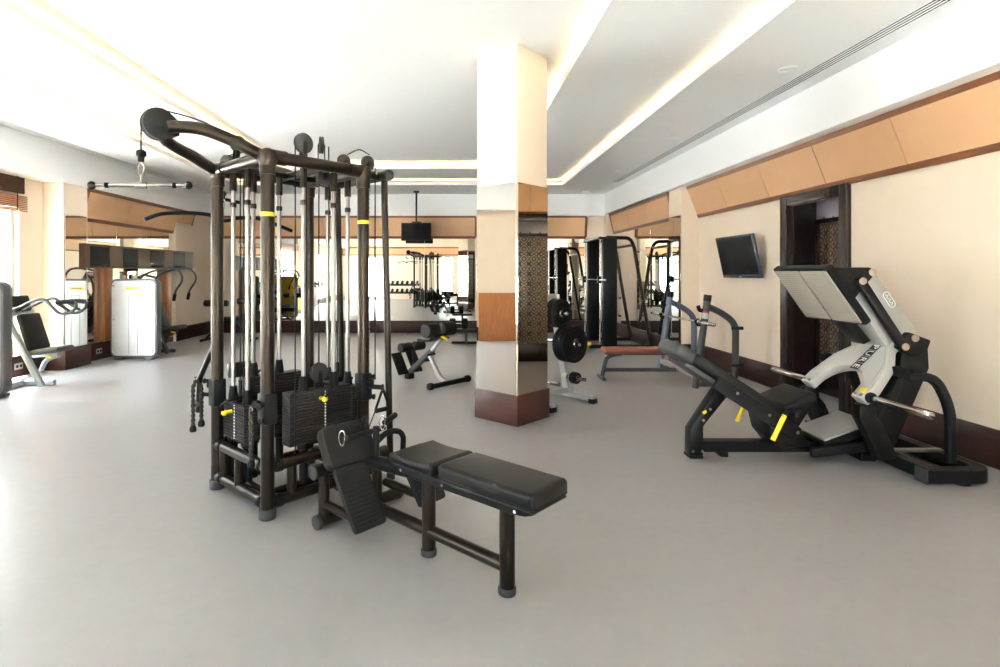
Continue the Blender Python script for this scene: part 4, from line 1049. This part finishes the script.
# ------------------------------------------------------------------ back extension bench
ER = math.atan2(-0.667, 0.745)
ext = thing('back_extension_bench', (-0.657, 7.94, 0), ER, 'small dark back extension bench with four foam pads and silver post', 'exercise bench')
o = MB().cyl((0.84, -0.36, 0.042), (0.84, 0.36, 0.042), 0.034, n=18).build('foot_bar', 'jet', ext)
for s in (-1, 1): MB().cyl((0.84, s*0.33, 0.046), (0.84, s*0.40, 0.046), 0.046, n=20, bevel=0.01).build('end_cap', 'rubber', o)
MB().beam([(0.06, 0, 0.085), (0.52, 0, 0.44)], 0.06, 0.075, up=(0, 1, 0)).build('main_beam', 'gunmetal', ext)
MB().beam([(0.48, 0, 0.41), (0.68, 0, 0.60)], 0.045, 0.055, up=(0, 1, 0)).build('telescopic_post', 'silver', ext)
MB().beam(spline([(0.46, 0, 0.40), (0.56, 0, 0.25), (0.64, 0, 0.13), (0.72, 0, 0.075), (0.84, 0, 0.045)], 6), 0.055, 0.06, up=(0, 1, 0)).build('support_post', 'rod', ext)
b = MB(); b.cyl((0.50, -0.07, 0.385), (0.50, 0.07, 0.385), 0.018, n=14, bevel=0.004).cyl((0.43, -0.05, 0.30), (0.43, 0.05, 0.30), 0.018, n=14, bevel=0.004); b.build('adjuster_knob', 'jet', ext)
MB().box((0.07, 0, 0.04), (0.09, 0.12, 0.08), bevel=0.015).build('rear_foot', 'rubber', ext)
hp = MB().box((0.665, 0, 0.635), (0.20, 0.30, 0.035), rot=(0, -0.5, 0), bevel=0.012).build('hip_frame', 'jet', ext)
for s in (-1, 1):
    MB().lathe([(0, 0), (0.085, 0), (0.098, 0.015), (0.098, 0.20), (0.085, 0.215), (0, 0.215)], (0.65, s*0.055, 0.735), (0, s, 0), 28).build('hip_pad', 'uphol', ext)
    MB().lathe([(0, 0), (0.055, 0), (0.066, 0.012), (0.066, 0.18), (0.055, 0.192), (0, 0.192)], (0.12, s*0.035, 0.46), (0, s, 0), 28).build('ankle_roller', 'uphol', ext)
MB().box((0.76, -0.02, 0.635), (0.11, 0.05, 0.025), rot=(0, 0.5, 0.3), bevel=0.008).build('release_lever', 'yellow', ext)
MB().tube(fillet([(0.14, 0, 0.13), (0.17, 0, 0.30), (0.12, 0, 0.46)], 0.08), 0.02, n=14).build('ankle_post', 'jet', ext)
MB().cyl((0.12, -0.06, 0.46), (0.12, 0.06, 0.46), 0.018, n=14).build('ankle_axle', 'rod', ext)
for s in (-1, 1):
    MB().tube(fillet([(0.60, 0, 0.60), (0.62, s*0.24, 0.60), (0.50, s*0.26, 0.61)], 0.05), 0.016, n=12).build('hand_grip', 'gunmetal', ext)
    MB().box((0.02, s*0.14, 0.225), (0.33, 0.19, 0.02), rot=(0, math.atan2(0.28, 0.16), 0), bevel=0.008).build('foot_plate', 'rubber', ext)

# ------------------------------------------------------------------ low stand with dumbbell by the far mirror
st = thing('pedestal_bench', (0.30, 11.75, 0), 0, 'small low black bench on a single post before the far wall mirror', 'bench')
MB().cyl((-0.31, 0, 0.03), (0.31, 0, 0.03), 0.028, n=16, bevel=0.008).build('foot_bar', 'jet', st)
MB().cyl((0, 0, 0.03), (0, 0, 0.27), 0.028, n=16).build('post', 'gunmetal', st)
MB().box((0, 0.05, 0.29), (0.58, 0.30, 0.045), bevel=0.016, seg=3).build('top_pad', 'uphol', st)
db = thing('dumbbell', (0.14, 11.78, 0.3125+0.115), 0, 'black dumbbell with chrome handle lying on the small low bench', 'dumbbell')
MB().cyl((-0.10, 0, 0), (0.10, 0, 0), 0.017, n=16).build('handle', 'chrome', db)
for s in (-1, 1): MB().lathe([(0, 0), (0.10, 0), (0.115, 0.015), (0.115, 0.11), (0.10, 0.125), (0, 0.125)], (s*0.065, 0, 0), (s, 0, 0), 24).build('dumbbell_head', 'rubber', db)

# ------------------------------------------------------------------ sit-up bench seen through the tower
sb = thing('sit_up_bench', (-4.9, 12.3, 0), 0, 'black sit-up bench with foam roller pads in the far corner behind the cable tower', 'exercise bench')
for x, L in ((-0.55, 0.5), (0.5, 0.5)):
    f = MB().cyl((x, -L/2, 0.03), (x, L/2, 0.03), 0.03, n=16, bevel=0.008).build('foot_bar', 'jet', sb)
MB().beam([(-0.55, 0, 0.05), (-0.15, 0, 0.40), (0.02, 0, 0.43)], 0.05, 0.06, up=(0, 1, 0)).build('front_leg', 'jet', sb)
MB().beam([(0.5, 0, 0.05), (0.05, 0, 0.42)], 0.05, 0.06, up=(0, 1, 0)).build('rear_leg', 'jet', sb)
MB().box((0.13, 0, 0.49), (0.80, 0.30, 0.075), bevel=0.025, seg=3).build('seat_pad', 'uphol', sb)
MB().box((0.1, 0, 0.435), (0.7, 0.12, 0.04), bevel=0.006).build('pad_rail', 'jet', sb)
for x, z, top in ((-0.32, 0.83, 0.40), (0.42, 0.87, 0.5)):
    MB().tube([(x, 0, top-0.1), (x, 0, z)], 0.022, n=14).build('roller_post', 'jet', sb)
    ax = MB().cyl((x-0.25, 0, z), (x+0.25, 0, z), 0.016, n=12).build('roller_axle', 'rod', sb)
    for s in (-1, 1): MB().lathe([(0, 0), (0.06, 0), (0.072, 0.012), (0.072, 0.15), (0.06, 0.162), (0, 0.162)], (x+s*0.10, 0, z), (s, 0, 0), 22).build('foam_roller', 'uphol', ax)

# ------------------------------------------------------------------ white selector machines on the window side
def machine(loc, label, arm_kind):
    t = thing('seated_press_machine', loc, 0, label, 'exercise machine')
    W, H = 0.82, 1.36
    m = Matrix(((1, 0, 0, 0), (0, 0, 1, 0), (0, 1, 0, 0.04+H/2), (0, 0, 0, 1)))
    rim = MB().prism(rrect(W, H, 0.11, 8), -0.10, 0.05, m, bevel=0.025, seg=3).build('tower_rim', 'machgrey', t)
    MB().prism(rrect(W-0.07, H-0.07, 0.085, 8), -0.112, -0.09, m, bevel=0.006).build('front_shell', 'machwhite', rim)
    MB().prism(rrect(W-0.14, H-0.10, 0.07, 8), 0.04, 0.058, m, bevel=0.006).build('rear_guard', 'amber', rim)
    b = MB()
    for x in (-0.075, 0.075): b.box((x, -0.1135, 0.61), (0.007, 0.004, 1.0))
    b.box((0, -0.1135, 1.11), (0.157, 0.004, 0.007)); b.build('slot_groove', 'darkgrey', rim)
    lb = MB().box((-0.02, -0.1135, 1.235), (0.23, 0.004, 0.055), bevel=0.001).build('yellow_label', 'yellow', rim)
    b = MB()
    for i in range(7): b.box((-0.095+i*0.025, -0.116, 1.238), (0.015, 0.002, 0.016 if i % 2 else 0.022))
    b.build('label_marks', 'darkgrey', lb)
    b = MB()
    for x in (-0.34, 0.34):
        for z in (0.16, 0.70, 1.28): b.cyl((x, -0.116, z), (x, -0.110, z), 0.012, n=12)
    b.build('screw', 'chrome', rim)
    for x in (-0.26, 0.26): MB().box((x, 0, 0.022), (0.13, 0.24, 0.044), bevel=0.012).build('foot', 'machgrey', t)
    fm = 'steelblue' if arm_kind == 'press' else 'gunmetal'
    # user unit
    y = 0.72; ux = 0.13 if arm_kind == 'press' else 0.0; MB_ = lambda: MB((-ux, 0, 0))
    MB_().beam([(-0.20, y-0.19, 0.93), (0.27, y-0.19, 0.03)], 0.07, 0.09, up=(0, 1, 0), c=0.02).build('main_beam', fm, t)
    MB_().beam([(-0.28, y, 0.045), (0.30, y, 0.045)], 0.07, 0.06).build('base_rail', fm, t)
    MB_().beam([(-0.12, 0.08, 0.045), (-0.12, y+0.25, 0.045)], 0.08, 0.06).build('base_rail', fm, t)
    MB_().beam([(0.02, y, 0.40), (0.36, y, 0.43)], 0.06, 0.07, up=(0, 1, 0), c=0.02).build('seat_beam', fm, t)
    MB_().beam(spline([(0.12, y, 0.20), (0.20, y, 0.34), (0.36, y, 0.40)], 5), 0.05, 0.06, up=(0, 1, 0), c=0.015).build('seat_strut', fm, t)
    MB_().box((0.26, y, 0.475), (0.40, 0.34, 0.07), rot=(0, -0.12, 0), bevel=0.028, seg=3).build('seat_pad', 'greyuphol', t)
    MB_().box((0.02, y, 0.72), (0.08, 0.36, 0.50), rot=(0, -0.32, 0), bevel=0.03, seg=3).build('back_pad', 'uphol', t)
    MB_().box((-0.16, y, 1.09), (0.08, 0.30, 0.22), rot=(0, -0.25, 0), bevel=0.03, seg=3).build('head_pad', 'uphol', t)
    MB_().cyl((0.33, y-0.20, 0.42), (0.41, y-0.20, 0.40), 0.012, n=12, bevel=0.003).build('seat_lever', 'yellow', t)
    for z, r in ((0.20, 0.075), (0.42, 0.075)):
        MB_().lathe([(0, -0.02), (r, -0.02), (r*0.9, 0), (r, 0.02), (0, 0.02)], (-0.32, 0.42, z), (0, 1, 0), 24).build('pulley', 'machgrey', t)
    MB_().tube([(-0.32, 0.36, 0.20), (-0.26, 0.40, 0.95)], 0.004, n=6).build('cable', 'rubber', t)
    MB_().beam([(-0.30, 0.10, 0.95), (-0.24, y+0.22, 0.97)], 0.08, 0.08).build('cross_arm', fm, t)
    for yy in ((y-0.24, y-0.04) if arm_kind == 'press' else (y-0.27, y+0.27)):
        if arm_kind == 'press':
            pts = [(-0.22, yy, 0.97), (0.0, yy, 1.05), (0.20, yy, 1.14), (0.34, yy, 1.16), (0.44, yy, 1.06), (0.54, yy, 0.98), (0.66, yy, 0.985), (0.745, yy, 1.05), (0.735, yy, 1.12), (0.64, yy, 1.13), (0.50, yy, 1.12), (0.60, yy, 1.05), (0.66, yy, 1.01)]
        else:
            pts = [(-0.26, yy, 0.97), (-0.22, yy, 1.35), (-0.05, yy, 1.50), (0.25, yy, 1.58), (0.46, yy, 1.57), (0.56, yy, 1.46), (0.56, yy, 1.34), (0.47, yy, 1.20), (0.43, yy, 1.10)]
        a = MB_().tube(spline(pts, 6), 0.019, n=14).build('press_arm', 'gunmetal', t)
        if arm_kind == 'press': MB_().tube(spline([pts[8], pts[9], pts[10]], 5), 0.029, n=14).build('hand_grip', 'rubber', a)
        else: MB_().cyl((0.44, yy, 1.12), (0.415, yy, 0.99), 0.029, n=14, bevel=0.006).build('hand_grip', 'rubber', a)
    if arm_kind != 'press': MB_().tube(spline([(-0.22, y-0.27, 1.42), (-0.28, y, 1.46), (-0.22, y+0.27, 1.42)], 6), 0.024, n=14).build('arm_yoke', 'gunmetal', t)
    else: MB_().cyl((-0.22, y-0.29, 0.97), (-0.22, y+0.29, 0.97), 0.045, n=18, bevel=0.008).build('arm_pivot', fm, t)
    return t
machine((-5.725, 6.68, 0), 'seated press machine by the window, its white tower cut by the picture edge', 'press')
machine((-5.49, 9.68, 0), 'white tower exercise machine with yellow label standing before the television cabinet', 'pull')

# ------------------------------------------------------------------ televisions
cab = thing('television_cabinet', (XLM, 10.87, 1.78), 0, 'long brown wall cabinet holding four small televisions before the side mirror', 'cabinet')
CO = (XLM, 10.87, 1.78)
tvs = [(9.13, 9.65), (10.05, 10.54), (10.96, 11.48), (11.87, 12.38)]
b = MB(CO); x0, x1, z0_, z1_ = XLM+0.02, -5.95, 1.585, 1.98
b.box(((x0+x1)/2-0.03, 10.87, (z0_+z1_)/2), (x1-x0-0.06, 3.80, z1_-z0_))
b.build('back_box', 'cabwood', cab)
b = MB(CO)
b.box((-5.98, 10.87, z1_-0.012), (0.06, 3.80, 0.024)).box((-5.98, 10.87, z0_+0.012), (0.06, 3.80, 0.024))
cur = 8.97
for a, c in tvs+[(12.77, 12.77)]:
    b.box((-5.98, (cur+a)/2, (z0_+z1_)/2), (0.06, a-cur, z1_-z0_-0.046)); cur = c
b.build('front_frame', 'cabwood', cab)
for y in (9.78, 11.85): MB(CO).box((XLM+0.06, y, 0.945), (0.10, 0.24, 1.28), bevel=0.006).build('support_post', 'wains', cab)
for i, (a, c) in enumerate(tvs):
    t = thing('television', (-6.0, (a+c)/2, 1.785), 0, 'small black television in the brown cabinet, ' + ('first', 'second', 'third', 'fourth and deepest')[i] + ' from the window', 'television', 'cabinet televisions')
    MB().box((0.025, 0, 0), (0.03, c-a-0.008, 0.338), bevel=0.006).build('bezel', 'jet', t)
    MB().box((0.041, 0, 0.012), (0.003, c-a-0.05, 0.28)).build('screen', 'screen', t)
# wall television
wt = thing('television', (XR, 7.885, 1.73), 0, 'black flat television tilted forward on the cream wall beside the doorway', 'television')
rot = Euler((0, math.radians(-12), 0)).to_matrix().to_4x4()
def tl(x, y, z): return Vector((-0.125, 0, 0))+(rot @ Vector((x, y, z)))
MB().box(tl(0, 0, 0), (0.045, 1.02, 0.61), rot=rot, bevel=0.01).build('bezel', 'bezel', wt)
MB().box(tl(-0.0235, 0, 0.012), (0.002, 0.965, 0.545), rot=rot).build('screen', 'screen', wt)
MB().box(tl(-0.0237, 0, -0.286), (0.002, 0.07, 0.008), rot=rot).build('logo_bar', 'alu', wt)
MB().box((-0.0505, 0, 0), (0.10, 0.22, 0.20), bevel=0.01).build('wall_bracket', 'jet', wt)
# ceiling television
ct = thing('television', (-0.86, 13.40, Z0), 0, 'black television hanging from the ceiling on a pole before the far mirror', 'television')
MB().cyl((0, 0, -0.03), (0, 0, 0), 0.075, n=24, bevel=0.006).build('ceiling_plate', 'jet', ct)
MB().cyl((0, 0, -0.76), (0, 0, -0.02), 0.022, n=16).build('pole', 'jet', ct)
tz = -0.98
MB().box((0, -0.05, tz), (0.72, 0.05, 0.43), bevel=0.01).build('bezel', 'jet', ct)
MB().box((0, -0.0755, tz+0.012), (0.66, 0.003, 0.36)).build('screen', 'screen', ct)
MB().box((0, -0.01, tz+0.08), (0.22, 0.05, 0.34), bevel=0.01).build('mount_bracket', 'jet', ct)

# ------------------------------------------------------------------ dumbbell rack behind the camera, seen in the mirrors
rk = thing('dumbbell_rack', (-2.6, -2.6, 0), 0, 'two tier black dumbbell rack by the near windows, seen in the far mirror', 'dumbbell rack')
for x in (-0.85, 0.85): MB().beam([(x, 0.22, 0.03), (x, 0.02, 0.45), (x, -0.12, 0.95)], 0.06, 0.08, up=(1, 0, 0)).build('side_post', 'gunmetal', rk)
for x in (-0.85, 0.85): MB().beam([(x, -0.25, 0.03), (x, 0.28, 0.03)], 0.07, 0.06).build('foot', 'gunmetal', rk)
for y, z in ((0.06, 0.42), (-0.07, 0.85)): MB().box((0, y, z), (1.7, 0.26, 0.03), rot=(-0.35, 0, 0), bevel=0.008).build('tray', 'jet', rk)
proto = None
for row_, (y, z) in enumerate(((0.07, 0.53), (-0.06, 0.96))):
    for i in range(6):
        lab = f'black dumbbell on the {("lower", "upper")[row_]} tray of the rack, {("first", "second", "third", "fourth", "fifth", "sixth")[i]} from the window wall end'
        if proto is None:
            proto = thing('dumbbell', (0, 0, 0), 0, lab, 'dumbbell', 'dumbbells on the rack')
            MB().cyl((0, -0.10, 0), (0, 0.10, 0), 0.016, n=12).build('handle', 'chrome', proto)
            for s in (-1, 1): MB().lathe([(0, 0), (0.065, 0), (0.075, 0.01), (0.075, 0.08), (0.065, 0.09), (0, 0.09)], (0, s*0.06, 0), (0, s, 0), 16).build('dumbbell_head', 'rubber', proto)
            c = proto
        else: c = copy_tree(proto)
        c['label'] = lab
        c.location = (-2.6-0.68+i*0.27, -2.6+y, z); c.rotation_euler = (-0.35, 0, 0)
# ------------------------------------------------------------------ light and camera
w = bpy.data.worlds.new('daylight'); scene.world = w; w.use_nodes = True
nt = w.node_tree; bg = nt.nodes['Background']
tc = nt.nodes.new('ShaderNodeTexCoord'); sp = nt.nodes.new('ShaderNodeSeparateXYZ'); rp = nt.nodes.new('ShaderNodeValToRGB')
rp.color_ramp.elements[0].position = 0.45; rp.color_ramp.elements[0].color = (0.55, 0.56, 0.55, 1)
rp.color_ramp.elements[1].position = 0.6; rp.color_ramp.elements[1].color = (0.85, 0.94, 1.0, 1)
mr = nt.nodes.new('ShaderNodeMapRange'); mr.inputs['From Min'].default_value = -1
nt.links.new(tc.outputs['Generated'], sp.inputs[0]); nt.links.new(sp.outputs['Z'], mr.inputs['Value']); nt.links.new(mr.outputs[0], rp.inputs['Fac'])
nt.links.new(rp.outputs[0], bg.inputs['Color'])
bg.inputs['Strength'].default_value = 13.0
sun = bpy.data.lights.new('sun', 'SUN'); sun.energy = 190.0; sun.angle = math.radians(0.6); sun.color = (1, 0.95, 0.86)
so = bpy.data.objects.new('sun', sun); COL.objects.link(so)
so.rotation_euler = Vector((0.17, 0.035, -0.985)).to_track_quat('-Z', 'Y').to_euler()

cam = bpy.data.cameras.new('camera'); co = bpy.data.objects.new('camera', cam); COL.objects.link(co)
co.location = (0, 0, 1.5); co.rotation_euler = (PI/2, 0, 0)
cam.sensor_width = 36; cam.lens = 20.0; cam.shift_x = 0.048; cam.shift_y = -0.0605
cam.clip_start = 0.05; cam.clip_end = 200
scene.camera = co
vs = scene.view_settings
vs.view_transform = 'Standard'; vs.look = 'None'; vs.gamma = 1.0; vs.use_curve_mapping = False; vs.exposure = 1.36
cy = scene.cycles
cy.max_bounces = 10; cy.diffuse_bounces = 5; cy.glossy_bounces = 8; cy.transparent_max_bounces = 12
cy.caustics_reflective = False; cy.caustics_refractive = False
cy.sample_clamp_indirect = 12.0
cy.use_denoising = True
